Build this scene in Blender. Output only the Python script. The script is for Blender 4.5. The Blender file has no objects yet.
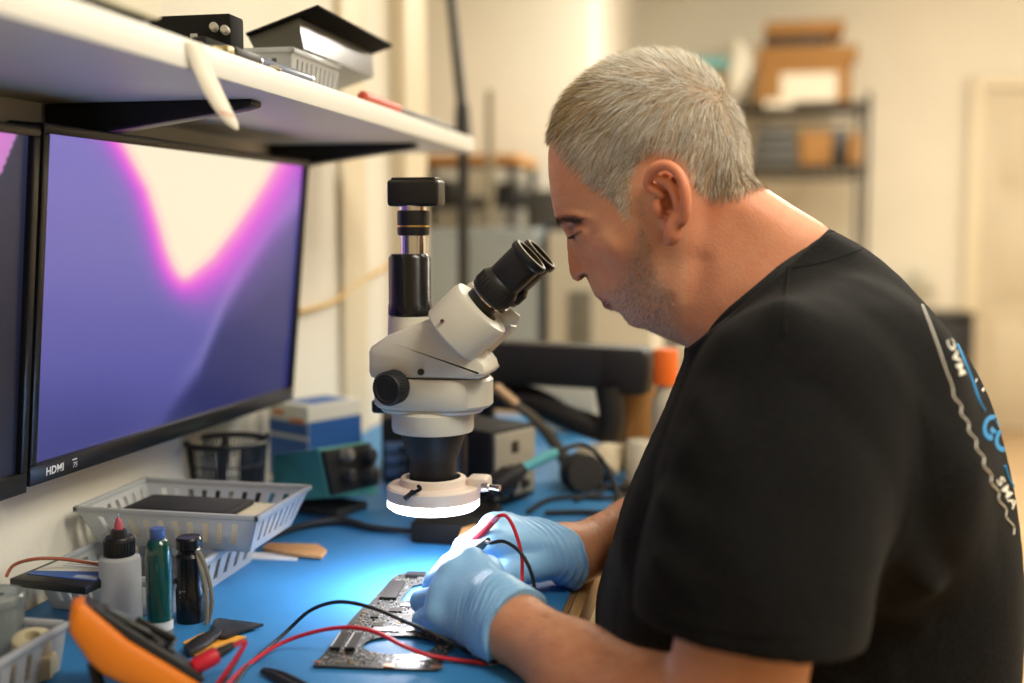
import bpy, bmesh, math, random
import numpy as np
from mathutils import Vector, Matrix
from mathutils.bvhtree import BVHTree
random.seed(7); rng = np.random.default_rng(11)
SC = bpy.context.scene; COL = SC.collection; PI = math.pi
# ---------------------------------------------------------------- camera model of the photograph (metres; z = 0 floor)
FPX = 1130.0; YAW = math.radians(11.4); PIT = math.radians(5.6)
CAM = np.array([0, 0, 1.107])
CF = np.array([-math.sin(YAW)*math.cos(PIT), math.cos(YAW)*math.cos(PIT), -math.sin(PIT)])
CR = np.array([math.cos(YAW), math.sin(YAW), 0.0]); CU = np.cross(CR, CF)
def ray(x, y): return CF + CR*((x-512)/FPX) + CU*((341.5-y)/FPX)
def P(x, y, d): return CAM + ray(x, y)*d
def onZ(x, y, z): r = ray(x, y); return CAM + r*((z-CAM[2])/r[2])
def onX(x, y, X): r = ray(x, y); return CAM + r*((X-CAM[0])/r[0])
def onY(x, y, Y): r = ray(x, y); return CAM + r*((Y-CAM[1])/r[1])
def proj(Pt):
    d = np.asarray(Pt, float)-CAM; z = d@CF
    return np.stack([512+FPX*(d@CR)/z, 341.5-FPX*(d@CU)/z], -1)
DESK = 0.75; MAT = 0.752
# ---------------------------------------------------------------- colours and materials
def lin(c):
    c = c/255.0
    return c/12.92 if c <= .04045 else ((c+.055)/1.055)**2.4
def rgb(r, g, b): return (lin(r), lin(g), lin(b), 1)
MATS = {}
def M(name, col=(.5, .5, .5, 1), rough=.5, metal=0, var=0, vscale=20, bump=0, bscale=80, spec=.5, sss=0, trans=0,
      emit=None, estr=0, coat=0, alpha=1, ior=1.45, stretch=None, attr=None, sheen=0):
    if name in MATS: return MATS[name]
    m = bpy.data.materials.new(name); m.use_nodes = True; nt = m.node_tree; N = nt.nodes; L = nt.links
    b = N['Principled BSDF']; b.inputs['Base Color'].default_value = col; b.inputs['Roughness'].default_value = rough
    b.inputs['Metallic'].default_value = metal; b.inputs['Specular IOR Level'].default_value = spec
    b.inputs['Transmission Weight'].default_value = trans; b.inputs['IOR'].default_value = ior
    b.inputs['Coat Weight'].default_value = coat; b.inputs['Alpha'].default_value = alpha
    if sheen: b.inputs['Sheen Weight'].default_value = sheen; b.inputs['Sheen Roughness'].default_value = .5
    if sss:
        b.inputs['Subsurface Weight'].default_value = sss; b.inputs['Subsurface Radius'].default_value = (1, .35, .18)
        b.inputs['Subsurface Scale'].default_value = .006
    if emit: b.inputs['Emission Color'].default_value = emit; b.inputs['Emission Strength'].default_value = estr
    tc = N.new('ShaderNodeTexCoord'); src = tc.outputs['Object']
    if stretch:
        mp = N.new('ShaderNodeMapping'); mp.inputs['Scale'].default_value = stretch; L.new(src, mp.inputs['Vector']); src = mp.outputs['Vector']
    base = None
    if attr:
        at = N.new('ShaderNodeAttribute'); at.attribute_name = attr; base = at.outputs['Color']; L.new(base, b.inputs['Base Color'])
    if var:
        n = N.new('ShaderNodeTexNoise'); n.inputs['Scale'].default_value = vscale; n.inputs['Detail'].default_value = 4; L.new(src, n.inputs['Vector'])
        r = N.new('ShaderNodeMapRange'); r.inputs[1].default_value = .25; r.inputs[2].default_value = .75
        r.inputs[3].default_value = 1-var; r.inputs[4].default_value = 1+var; L.new(n.outputs['Fac'], r.inputs[0])
        mx = N.new('ShaderNodeMix'); mx.data_type = 'RGBA'; mx.blend_type = 'MULTIPLY'; mx.inputs[0].default_value = 1
        if base is not None: L.new(base, mx.inputs[6])
        else: mx.inputs[6].default_value = col
        L.new(r.outputs[0], mx.inputs[7]); L.new(mx.outputs[2], b.inputs['Base Color'])
    if bump:
        n = N.new('ShaderNodeTexNoise'); n.inputs['Scale'].default_value = bscale; n.inputs['Detail'].default_value = 5; L.new(src, n.inputs['Vector'])
        bp = N.new('ShaderNodeBump'); bp.inputs['Strength'].default_value = bump; bp.inputs['Distance'].default_value = .002
        L.new(n.outputs['Fac'], bp.inputs['Height']); L.new(bp.outputs['Normal'], b.inputs['Normal'])
    MATS[name] = m; return m
def plastic_clear(name, col, amt=.45):
    """milky translucent plastic: diffuse + translucent + a little straight transparency + gloss"""
    if name in MATS: return MATS[name]
    m = bpy.data.materials.new(name); m.use_nodes = True; nt = m.node_tree; N = nt.nodes; L = nt.links
    N.remove(N['Principled BSDF']); out = N['Material Output']
    d = N.new('ShaderNodeBsdfDiffuse'); t = N.new('ShaderNodeBsdfTranslucent'); tr = N.new('ShaderNodeBsdfTransparent'); g = N.new('ShaderNodeBsdfGlossy')
    for s in (d, t): s.inputs['Color'].default_value = col
    tr.inputs['Color'].default_value = (.92, .95, .97, 1); g.inputs['Roughness'].default_value = .18
    a = N.new('ShaderNodeMixShader'); a.inputs[0].default_value = .55; L.new(d.outputs[0], a.inputs[1]); L.new(t.outputs[0], a.inputs[2])
    b = N.new('ShaderNodeMixShader'); b.inputs[0].default_value = amt; L.new(a.outputs[0], b.inputs[1]); L.new(tr.outputs[0], b.inputs[2])
    c = N.new('ShaderNodeMixShader'); fr = N.new('ShaderNodeFresnel'); fr.inputs['IOR'].default_value = 1.4
    L.new(fr.outputs[0], c.inputs[0]); L.new(b.outputs[0], c.inputs[1]); L.new(g.outputs[0], c.inputs[2]); L.new(c.outputs[0], out.inputs['Surface'])
    MATS[name] = m; return m
# ---------------------------------------------------------------- mesh builder
def smooth_path(pts, per=8, closed=False):
    p = [np.asarray(q, float) for q in pts]; n = len(p); out = []
    seg = n if closed else n-1
    for i in range(seg):
        g = (lambda k: p[k % n]) if closed else (lambda k: p[min(max(k, 0), n-1)])
        a, b, c, d = g(i-1), g(i), g(i+1), g(i+2)
        for j in range(per):
            t = j/per
            out.append(.5*((2*b)+(-a+c)*t+(2*a-5*b+4*c-d)*t*t+(-a+3*b-3*c+d)*t**3))
    if not closed: out.append(p[-1])
    return out
def frame(axis):
    w = Vector(axis).normalized(); u = w.orthogonal().normalized(); v = w.cross(u); return u, v, w
class MB:
    def __init__(s): s.v = []; s.f = []; s.m = []
    def add(s, vs, fs, mi=0):
        o = len(s.v); s.v += [tuple(map(float, q)) for q in vs]; s.f += [tuple(i+o for i in f) for f in fs]; s.m += [mi]*len(fs); return s
    def bm(s, bm, mi=0):
        bm.verts.index_update()
        s.add([v.co[:] for v in bm.verts], [[v.index for v in f.verts] for f in bm.faces], mi); bm.free(); return s
    def box(s, c, size, rot=None, r=0, seg=2, mi=0):
        b = bmesh.new(); bmesh.ops.create_cube(b, size=1)
        for v in b.verts: v.co = Vector((v.co.x*size[0], v.co.y*size[1], v.co.z*size[2]))
        if r: bmesh.ops.bevel(b, geom=b.edges[:], offset=r, segments=seg, affect='EDGES', profile=.5)
        mt = Matrix.Translation(Vector(c)) @ (rot.to_4x4() if rot else Matrix())
        bmesh.ops.transform(b, matrix=mt, verts=b.verts); return s.bm(b, mi)
    def box2(s, lo, hi, r=0, mi=0):
        lo = np.array(lo, float); hi = np.array(hi, float); return s.box((lo+hi)/2, hi-lo, None, r, 2, mi)
    def lathe(s, prof, o, axis=(0, 0, 1), n=40, mi=0, sx=1, u0=None):
        u, v, w = frame(axis); o = Vector(o)
        if u0 is not None: u = Vector(u0); u = (u-w*u.dot(w)).normalized(); v = w.cross(u)
        vs = []; fs = []
        for (r, t) in prof:
            for k in range(n):
                a = 2*PI*k/n; vs.append(o+w*t+u*(r*math.cos(a)*sx)+v*(r*math.sin(a)))
        for i in range(len(prof)-1):
            for k in range(n):
                fs.append((i*n+k, i*n+(k+1) % n, (i+1)*n+(k+1) % n, (i+1)*n+k))
        if prof[0][0] > 1e-6: fs.append(tuple(range(n-1, -1, -1)))
        if prof[-1][0] > 1e-6: fs.append(tuple((len(prof)-1)*n+k for k in range(n)))
        return s.add(vs, fs, mi)
    def cyl(s, p0, p1, r0, r1=None, n=32, ch=0, mi=0):
        r1 = r0 if r1 is None else r1; d = Vector(p1)-Vector(p0); h = d.length
        pr = [(r0, 0), (r1, h)] if not ch else [(r0-ch, 0), (r0, ch), (r1, h-ch), (r1-ch, h)]
        return s.lathe(pr, p0, d, n, mi)
    def tube(s, pts, r, n=10, per=8, closed=False, mi=0, flat=1, up=None, raw=False):
        p = pts if raw else smooth_path(pts, per, closed); p = [Vector(q) for q in p]; m = len(p)
        if not hasattr(r, '__len__'): R = [r]*m
        else: R = list(np.interp(np.linspace(0, 1, m), np.linspace(0, 1, len(r)), r))
        vs = []; fs = []; u = None
        for i in range(m):
            t = (p[(i+1) % m]-p[i-1]) if closed else (p[min(i+1, m-1)]-p[max(i-1, 0)])
            t.normalize()
            if up is not None: u = Vector(up)-t*Vector(up).dot(t); u.normalize()
            elif u is None: u = t.orthogonal().normalized()
            else: u = (u-t*u.dot(t)).normalized()
            v = t.cross(u)
            for k in range(n):
                a = 2*PI*k/n; vs.append(p[i]+u*(R[i]*math.cos(a))+v*(R[i]*flat*math.sin(a)))
        for i in range(m if closed else m-1):
            j = (i+1) % m
            for k in range(n): fs.append((i*n+k, i*n+(k+1) % n, j*n+(k+1) % n, j*n+k))
        if not closed: fs.append(tuple(range(n-1, -1, -1))); fs.append(tuple((m-1)*n+k for k in range(n)))
        return s.add(vs, fs, mi)
    def prism(s, poly, o, u, v, h, r=0, mi=0):
        """polygon (a, b) in the plane o + a*u + b*v, extruded by h along u x v"""
        o, u, v = Vector(o), Vector(u), Vector(v); w = u.cross(v).normalized()
        b = bmesh.new(); vs = [b.verts.new(o+u*a+v*c) for a, c in poly]; f = b.faces.new(vs)
        e = bmesh.ops.extrude_face_region(b, geom=[f]); nv = [g for g in e['geom'] if isinstance(g, bmesh.types.BMVert)]
        bmesh.ops.translate(b, verts=nv, vec=w*h); bmesh.ops.recalc_face_normals(b, faces=b.faces[:])
        if r:
            ed = [q for q in b.edges if len(q.link_faces) == 2 and q.calc_face_angle(0) > .6]
            bmesh.ops.bevel(b, geom=ed, offset=r, segments=2, affect='EDGES', profile=.5)
        return s.bm(b, mi)
    def ball(s, c, r, n=20, mi=0):
        r = (r, r, r) if not hasattr(r, '__len__') else r
        b = bmesh.new(); bmesh.ops.create_uvsphere(b, u_segments=n, v_segments=max(6, n//2), radius=1)
        for q in b.verts: q.co = Vector((q.co.x*r[0]+c[0], q.co.y*r[1]+c[1], q.co.z*r[2]+c[2]))
        return s.bm(b, mi)
    def build(s, name, mat, parent=None, ang=38, solid=0, flat=False, loc=None, weld=False):
        off = np.zeros(3)
        if parent is not None: off = worldloc(parent)
        elif loc is not None: off = np.array(loc, float)
        me = bpy.data.meshes.new(name); V = np.array(s.v, float)-off
        me.from_pydata(V.tolist(), [], s.f)
        for k in (mat if isinstance(mat, (list, tuple)) else [mat]): me.materials.append(k)
        if any(s.m): me.polygons.foreach_set('material_index', s.m)
        if weld or True:
            b = bmesh.new(); b.from_mesh(me)
            if weld: bmesh.ops.remove_doubles(b, verts=b.verts, dist=1e-5)
            if not flat:
                th = math.radians(ang)
                for f in b.faces: f.smooth = True
                for e in b.edges:
                    if len(e.link_faces) == 2 and e.calc_face_angle(0) > th: e.smooth = False
            if not solid: bmesh.ops.recalc_face_normals(b, faces=b.faces[:])
            b.to_mesh(me); b.free()
        o = bpy.data.objects.new(name, me); COL.objects.link(o)
        if parent is not None: o.parent = parent
        elif loc is not None: o.location = off
        if solid:
            md = o.modifiers.new('solid', 'SOLIDIFY'); md.thickness = solid; md.offset = 0
        return o
def worldloc(o):
    l = np.zeros(3)
    while o is not None: l = l+np.array(o.location); o = o.parent
    return l
def tag(o, label, cat, group=None, kind=None):
    o['label'] = label; o['category'] = cat
    if group: o['group'] = group
    if kind: o['kind'] = kind
    return o
def thing(name, loc, label, cat, group=None):
    o = bpy.data.objects.new(name, None); o.empty_display_size = .02; o.location = tuple(map(float, loc)); COL.objects.link(o)
    return tag(o, label, cat, group)
def structure(o): o['kind'] = 'structure'; return o
def text_mesh(txt, size, shear=0, bold=0, extrude=0):
    """letters as plain mesh data in the xy plane, centred on the origin"""
    cu = bpy.data.curves.new('lettering', 'FONT'); cu.body = txt; cu.size = size; cu.shear = shear; cu.offset = bold
    cu.align_x = 'CENTER'; cu.align_y = 'CENTER'; cu.extrude = extrude; cu.resolution_u = 4
    o = bpy.data.objects.new('lettering', cu); COL.objects.link(o); bpy.context.view_layer.update()
    me = bpy.data.meshes.new_from_object(o.evaluated_get(bpy.context.evaluated_depsgraph_get()))
    v = [tuple(q.co) for q in me.vertices]; f = [tuple(p.vertices) for p in me.polygons]
    bpy.data.objects.remove(o); bpy.data.curves.remove(cu); bpy.data.meshes.remove(me); return v, f
def put_text(mb, txt, size, o, u, v, **k):
    vs, fs = text_mesh(txt, size, **k); o, u, v = Vector(o), Vector(u).normalized(), Vector(v).normalized(); w = u.cross(v)
    return mb.add([o+u*a+v*b+w*c for a, b, c in vs], fs)
def RZ(a): return Matrix.Rotation(math.radians(a), 3, 'Z')
def RX(a): return Matrix.Rotation(math.radians(a), 3, 'X')
def RY(a): return Matrix.Rotation(math.radians(a), 3, 'Y')
# ---------------------------------------------------------------- camera, view
cd = bpy.data.cameras.new('camera'); co = bpy.data.objects.new('camera', cd); COL.objects.link(co); SC.camera = co
cd.sensor_width = 36; cd.lens = 36*FPX/1024; cd.clip_start = .05; cd.clip_end = 50
mw = Matrix(((CR[0], CU[0], -CF[0]), (CR[1], CU[1], -CF[1]), (CR[2], CU[2], -CF[2]))).to_4x4(); mw.translation = Vector(CAM); co.matrix_world = mw
cd.dof.use_dof = True; cd.dof.focus_distance = 1.05; cd.dof.aperture_fstop = 1.9; cd.dof.aperture_blades = 9
SC.view_settings.view_transform = 'Standard'; SC.view_settings.look = 'None'; SC.view_settings.gamma = 1; SC.view_settings.exposure = 0
try: SC.view_settings.use_curve_mapping = False
except Exception: pass
SC.cycles.max_bounces = 8; SC.cycles.transparent_max_bounces = 12; SC.cycles.use_denoising = True
SC.cycles.caustics_reflective = False; SC.cycles.caustics_refractive = False; SC.cycles.sample_clamp_indirect = 4
W = bpy.data.worlds.new('room_air'); SC.world = W; W.use_nodes = True
W.node_tree.nodes['Background'].inputs[0].default_value = (1, .9, .75, 1); W.node_tree.nodes['Background'].inputs[1].default_value = .085
# ---------------------------------------------------------------- room shell
WX = -.66; FARX = -2.30; COLY = 4.6; BACKY = 6.6; WEND = 2.24; CEIL = 2.42; RX2 = 3.2; FRONTY = -2.6
wallm = M('painted_wall', rgb(228, 222, 208), .75, var=.04, vscale=3, bump=.25, bscale=120)
backm = M('painted_back_wall', rgb(224, 216, 198), .75, var=.04, vscale=2, bump=.2, bscale=90)
ceilm = M('ceiling_paint', rgb(235, 230, 215), .85, bump=.3, bscale=60)
doorm = M('door_paint', rgb(204, 190, 164), .5, var=.03, vscale=4)
trimm = M('trim_paint', rgb(222, 208, 180), .5, var=.03, vscale=6)
floorm = M('wood_floor', rgb(196, 166, 128), .4, var=.25, vscale=6, stretch=(8, 1, 1))
structure(MB().box2((WX-.10, FRONTY, 0), (WX, WEND, CEIL)).build('wall_left', wallm))
structure(MB().box2((FARX-.1, WEND-.1, 0), (FARX, BACKY, CEIL)).build('wall_far_left', backm))
structure(MB().box2((FARX, WEND-.1, 0), (WX-.1, WEND, CEIL)).build('wall_recess', backm))
CORX = onY(590, 100, COLY)[0]
structure(MB().box2((FARX, COLY, 0), (CORX, BACKY, CEIL)).build('wall_corner', wallm))
structure(MB().box2((FARX-.1, BACKY, 0), (RX2+.1, BACKY+.1, CEIL)).build('wall_back', backm))
structure(MB().box2((RX2, FRONTY, 0), (RX2+.1, BACKY, CEIL)).build('wall_right', backm))
structure(MB().box2((WX-.1, FRONTY-.1, 0), (RX2+.1, FRONTY, CEIL)).build('wall_front', backm))
structure(MB().box2((FARX-.1, FRONTY-.1, -.1), (RX2+.1, BACKY+.1, 0)).build('floor', floorm))
structure(MB().box2((FARX-.1, FRONTY-.1, CEIL), (RX2+.1, BACKY+.1, CEIL+.1)).build('ceiling', ceilm))
structure(MB().box2((CORX, BACKY-.015, 0), (1.25, BACKY, .09), .004).build('baseboard_back', trimm))
# door with casing at the right of the back wall
dl = onY(975, 300, BACKY)[0]; dtop = onY(975, 91, BACKY)[2]
d1 = MB(); dw = .86
d1.box2((dl, BACKY-.03, .01), (dl+dw, BACKY-.002, dtop), .003)
for z0, z1 in ((.12, .62), (.74, 1.22), (1.34, dtop-.12)):
    for x0, x1 in ((.1, .4), (.47, .77)):
        d1.box2((dl+x0, BACKY-.036, z0), (dl+x1, BACKY-.028, z1), .006)
door = structure(d1.build('door_1', doorm))
h = MB(); h.lathe([(.026, 0), (.026, .006), (.01, .01), (.01, .04), (.026, .05), (.027, .065), (.018, .075), (0, .076)], (dl+dw-.06, BACKY-.03, 1.0), (0, -1, 0), 24)
h.build('door_knob', M('brushed_steel', (.6, .58, .55, 1), .3, 1), door)
t1 = MB(); cw = .07
t1.box2((dl-cw, BACKY-.06, 0), (dl-.004, BACKY, dtop+cw), .004); t1.box2((dl+dw+.004, BACKY-.06, 0), (dl+dw+cw, BACKY, dtop+cw), .004)
t1.box2((dl-.004, BACKY-.06, dtop+.004), (dl+dw+.004, BACKY, dtop+cw), .004); structure(t1.build('trim_1', trimm))
# white vertical trim on the partition end, and a pipe-like corner bead above the shelf
t2 = MB(); t2.box2((WX, 2.10, 0), (WX+.03, WEND+.012, CEIL), .004); t2.box2((WX, 1.80, 0), (WX+.012, 1.92, CEIL), .003); structure(t2.build('trim_2', trimm))
# ---------------------------------------------------------------- lights of the room and added fills
def area(name, loc, sx, sy, power, col, rot=(0, 0, 0)):
    l = bpy.data.lights.new(name, 'AREA'); l.shape = 'RECTANGLE'; l.size = sx; l.size_y = sy; l.energy = power; l.color = col
    o = bpy.data.objects.new(name, l); o.location = loc; o.rotation_euler = rot; COL.objects.link(o); return o
WARM = (1, .965, .83)
area('ceiling_panel_light', (1.05, .45, CEIL-.03), 1.2, .6, 43, WARM)
area('ceiling_panel_light', (1.2, 1.9, CEIL-.03), 1.2, .6, 20, WARM)
area('ceiling_panel_light', (.35, 3.9, CEIL-.03), 1.2, .6, 56, WARM)
for px_, py_ in ((.75, 4.4), (2.3, 4.7)):  # made-up point fills, added to brighten the upper back wall and ceiling
    pl = bpy.data.lights.new('wall_fill_light', 'POINT'); pl.energy = 42; pl.color = (1, .955, .86); pl.shadow_soft_size = .12
    po = bpy.data.objects.new('wall_fill_light', pl); po.location = (px_, py_, 2.2); COL.objects.link(po)
# ---------------------------------------------------------------- desk and mat
DX = -.14; DEND = 2.2
dkm = M('desk_laminate', rgb(150, 118, 78), .45, var=.12, vscale=8, stretch=(6, 1, 6)); matm = M('rubber_mat_blue', rgb(52, 128, 190), .55, var=.07, vscale=5, bump=.15, bscale=300)
edm = M('desk_edge_wood', rgb(190, 150, 95), .5, var=.15, vscale=30); stm = M('dark_steel', (.03, .03, .033, 1), .45, .6)
dk = thing('workbench', (-.4, 1, 0), 'long wooden workbench along the left wall with light wood edge', 'desk')
MB().box2((WX+.004, -.2, DESK-.03), (DX-.012, DEND, DESK), .002).build('worktop', dkm, dk)
MB().box2((DX-.012, -.2, DESK-.032), (DX, DEND, DESK+.0006), .002).build('edge_strip', edm, dk)
for x in (WX+.05, DX-.06):
    for y in (-.12, DEND-.08): MB().box2((x-.02, y-.02, 0), (x+.02, y+.02, DESK-.03), .003).build('leg', stm, dk)
mt = MB(); mt.prism([(WX+.01, .1), (DX-.018, .1), (DX-.018, 2.12), (WX+.01, 2.12)], (0, 0, DESK), (1, 0, 0), (0, 1, 0), MAT-DESK, .0008)
tag(mt.build('work_mat', matm), 'blue rubber anti-static mat covering the workbench top', 'mat')
# ---------------------------------------------------------------- wall shelf with brackets
SB = 1.228; ST = 1.251; SF = -.41; SEND = 1.735
shm = M('white_melamine', rgb(234, 232, 224), .45, var=.03, vscale=9); blk = M('black_metal', (.012, .012, .013, 1), .4, .3)
sh = thing('wall_shelf', (WX, .9, SB), 'white wall shelf running along the wall above the monitors', 'shelf')
MB().box2((WX+.002, -.4, SB), (SF, SEND, ST), .0015).build('shelf_board', shm, sh)
for y in (.36, 1.0, 1.53):
    b = MB()
    b.prism([(0, 0), (0, -.036), (.05, -.030), (.2, -.009), (.212, -.006), (.212, 0)], (WX+.004, y+.012, SB), (1, 0, 0), (0, 0, 1), .024, .002)
    b.box2((WX+.004, y-.012, SB-.16), (WX+.009, y+.012, SB-.03), .001)
    b.box2((WX+.200, y-.004, SB-.008), (WX+.210, y+.004, SB), .001)
    b.build('bracket', blk, sh)
# ---------------------------------------------------------------- monitors
mon_n = M('monitor_shell', (.012, .012, .014, 1), .38)
def wall_colour(px, py):
    """colour of the abstract wallpaper at the photo position (sRGB 0..255)"""
    px = np.asarray(px, float); py = np.asarray(py, float)
    pts = [(60, 90), (112, 130), (124, 150), (146, 190), (157, 225), (164, 250), (170, 265), (176, 275), (183, 280.5), (190, 279), (198, 273), (214, 260), (236, 232), (256, 203), (268, 184), (278, 166), (300, 120), (330, 60)]
    dmin = np.full(px.shape, 1e9); sg = np.zeros(px.shape, bool)
    for (x0, y0), (x1, y1) in zip(pts[:-1], pts[1:]):
        t = np.clip(((px-x0)*(x1-x0)+(py-y0)*(y1-y0))/((x1-x0)**2+(y1-y0)**2), 0, 1); dmin = np.minimum(dmin, np.hypot(px-x0-(x1-x0)*t, py-y0-(y1-y0)*t))
    for (x0, y0), (x1, y1) in zip(pts, pts[1:]+pts[:1]): sg ^= ((y1 > py) != (y0 > py)) & (px < (x0-x1)*(py-y1)/((y0-y1) if y0 != y1 else 1e-9)+x1)
    d = np.where(sg, dmin, -dmin); wid = .72+.75/(1+np.exp(-(px-192)/14))
    dd = np.where(d < 0, d/wid, d*1.2)
    base = np.stack([np.interp(py, [130, 250, 380, 470], [122, 112, 88, 66]), np.interp(py, [130, 250, 380, 470], [112, 106, 86, 66]), np.interp(py, [130, 250, 380, 470], [190, 178, 160, 126])], -1)
    # lighter diagonal band and the dark lower right slope
    ridge = np.interp(px, [150, 200, 225, 250, 275, 305], [440, 372, 312, 268, 232, 205])
    e = py-ridge
    band = np.exp(-((e+12)/13.0)**2)*np.clip((px-165)/60, 0, 1)
    base = base+(np.array([150, 140, 196])-base)*(band*.55)[..., None]
    dk = 1/(1+np.exp(-e/5.0))*np.clip((px-140)/30, 0, 1)
    low = np.stack([np.interp(py, [200, 300, 400], [84, 56, 36]), np.interp(py, [200, 300, 400], [84, 58, 40]), np.interp(py, [200, 300, 400], [142, 112, 94])], -1)
    base = base+(low-base)*(dk*.97)[..., None]
    lowleft = np.clip((py-360)/90, 0, 1)*np.clip((200-px)/90, 0, 1)
    base = base+(np.array([56, 58, 122])-base)*(lowleft*.5)[..., None]
    k = [-46, -30, -16, -7, 0, 5, 14]
    w = np.interp(dd, k, [0, .22, .62, .95, 1, 1, 1])
    pk = np.stack([np.interp(dd, k, [140, 160, 206, 232, 244, 246, 250]), np.interp(dd, k, [100, 98, 84, 92, 150, 212, 236]), np.interp(dd, k, [196, 200, 214, 220, 206, 204, 206])], -1)
    return base+(pk-base)*w[..., None]
scm = bpy.data.materials.new('lit_screen'); scm.use_nodes = True; nt = scm.node_tree
b_ = nt.nodes['Principled BSDF']; at = nt.nodes.new('ShaderNodeAttribute'); at.attribute_name = 'picture'
b_.inputs['Base Color'].default_value = (.004, .004, .005, 1); b_.inputs['Roughness'].default_value = .35
nt.links.new(at.outputs['Color'], b_.inputs['Emission Color']); b_.inputs['Emission Strength'].default_value = 1.0
def monitor(bl, yaw, tilt, label, text):
    u = Vector((math.sin(yaw), math.cos(yaw), 0)); n0 = Vector((math.cos(yaw), -math.sin(yaw), 0))
    v = Vector((0, 0, 1))*math.cos(tilt)+n0*math.sin(tilt); n = u.cross(v).normalized()
    w, h = .531, .299; bl = Vector(bl); r = thing('monitor', bl+u*w/2-n*.03, label, 'monitor')
    q = lambda a, b, c=0: bl+u*a+v*b+n*c
    t = .009; bt = .019
    body = MB(); rot = Matrix((u, v, n)).transposed()
    body.box(q(w/2, (h+t-bt)/2, -.021), (w+2*t, h+t+bt, .034), rot, .004); body.build('back_shell', mon_n, r)
    fr = MB()
    fr.box(q(w/2, h+t/2, -.001), (w+2*t, t, .010), rot, .0012); fr.box(q(w/2, -bt/2, -.001), (w+2*t, bt, .010), rot, .0012)
    fr.box(q(-t/2, h/2, -.001), (t, h, .010), rot, .0012); fr.box(q(w+t/2, h/2, -.001), (t, h, .010), rot, .0012)
    bz = fr.build('bezel', M('bezel_black', (.010, .010, .012, 1), .3), r)
    nx, ny = 150, 86; A, B = np.meshgrid(np.linspace(0, w, nx), np.linspace(0, h, ny), indexing='ij')
    pts = np.array(bl)+A[..., None]*np.array(u)+B[..., None]*np.array(v)-np.array(n)*.002
    mb = MB(); I = lambda i, j: i*ny+j
    mb.add(pts.reshape(-1, 3), [(I(i, j), I(i+1, j), I(i+1, j+1), I(i, j+1)) for i in range(nx-1) for j in range(ny-1)])
    so = mb.build('screen', scm, r, ang=180)
    return r, q, u, v, n, so, pts.reshape(-1, 3)
def paint_screen(so, c):
    a = so.data.color_attributes.new('picture', 'FLOAT_COLOR', 'POINT'); c = np.clip(c, 0, 255)/255.0
    l = np.where(c <= .04045, c/12.92, ((c+.055)/1.055)**2.4); l = np.concatenate([l, np.ones((len(l), 1))], 1).astype(np.float32); a.data.foreach_set('color', l.ravel())
r, q, u, v, n, so, pts = monitor((-.6292, .9093, .8946), math.radians(3.02), math.radians(5.4), 'black wide monitor with purple, pink and cream wallpaper, fully in view', True)
pp = proj(pts); paint_screen(so, wall_colour(pp[:, 0], pp[:, 1]))
tx = MB(); put_text(tx, 'HDMI', .0105, q(.026, -.0095, .0043), u, v, bold=.0003); put_text(tx, '75', .0075, q(.056, -.0112, .0043), u, v, shear=.2)
tx.box(q(.0555, -.0055, .0041), (.007, .0011, .0004), Matrix((u, v, n)).transposed())
tx.build('bezel_logo', M('print_white', rgb(225, 225, 230), .6), r)
r2_bl = Vector((-.6292, .9093, .8946))-Vector((math.sin(.06), math.cos(.06), 0))*.553-Vector((.0, 0, .004))
r, q, u, v, n, so, pts = monitor(r2_bl, .06, math.radians(5.4), 'black monitor at the left edge of the photo, mostly cut off, dark navy screen', False)
pp = proj(pts); e = (pp[:, 1]-np.interp(pp[:, 0], [0, 22], [176, 122])); s = np.clip(e/4+.5, 0, 1)[:, None]
pk = np.stack([np.interp(e, [-40, 0], [214, 196]), np.interp(e, [-40, 0], [120, 128]), np.interp(e, [-40, 0], [206, 196])], -1)
nv = np.stack([np.interp(e, [0, 250], [46, 17]), np.interp(e, [0, 250], [50, 18]), np.interp(e, [0, 250], [74, 34])], -1)
paint_screen(so, pk*(1-s)+nv*s)
# ---------------------------------------------------------------- microscope (axis in the plane Y = 1.06)
cream = M('cream_enamel', rgb(224, 219, 204), .38, var=.02, vscale=12, coat=.15); blkp = M('black_plastic', (.012, .012, .013, 1), .42)
blkg = M('black_gloss', (.008, .008, .009, 1), .22); chrome = M('chrome', (.75, .74, .72, 1), .18, 1); gold = M('gold_band', (.75, .5, .15, 1), .3, 1)
rub = M('black_rubber', (.016, .016, .017, 1), .6, bump=.1, bscale=300)
YS = 1.06; SXp = 433
def sp(x, y, Y=YS): return onY(x, y, Y)
ax = sp(SXp, 430); AX = ax[0]
def zz(y): return sp(SXp, y)[2]
def rr(px): return px/1130*1.096
sc = thing('stereo_microscope', (AX, YS, MAT), 'cream stereo microscope with black camera on top and glowing ring light', 'microscope')
# ring light
zb, z1, z2, z3 = zz(507), zz(497), zz(488), zz(481)
R0 = rr(47.5)
m = MB(); m.lathe([(R0-.010, z1-.0005), (R0, z1), (R0, z2+.002), (R0-.002, z2+.004), (R0-.012, z2+.005), (R0-.014, z3+.004), (.027, z3+.005), (.027, z1)], (AX, YS, 0), n=64)
m.box((AX+.044, YS+.01, z2+.005), (.022, .026, .014), None, .004)
rl = m.build('ring_light', M('white_plastic', rgb(232, 214, 200), .4), sc)
led = MB(); led.lathe([(.030, z1-.001), (.030, zb), (R0-.004, zb), (R0-.0005, zb+.003), (R0-.0005, z1-.0008), (.034, z1-.0008)], (AX, YS, 0), n=64)
led.build('light_diffuser', M('lit_diffuser', rgb(255, 252, 248), .4, emit=(1, .96, .97, 1), estr=5.5), rl)
sk = MB(); sk.cyl((AX+.052, YS+.0, z2+.004), (AX+.068, YS-.004, z2+.004), .0022, .0032, 16); sk.cyl((AX+.050, YS, z2+.004), (AX+.056, YS-.001, z2+.004), .0045, n=16)
sk.build('clamp_screw', chrome, rl)
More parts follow.
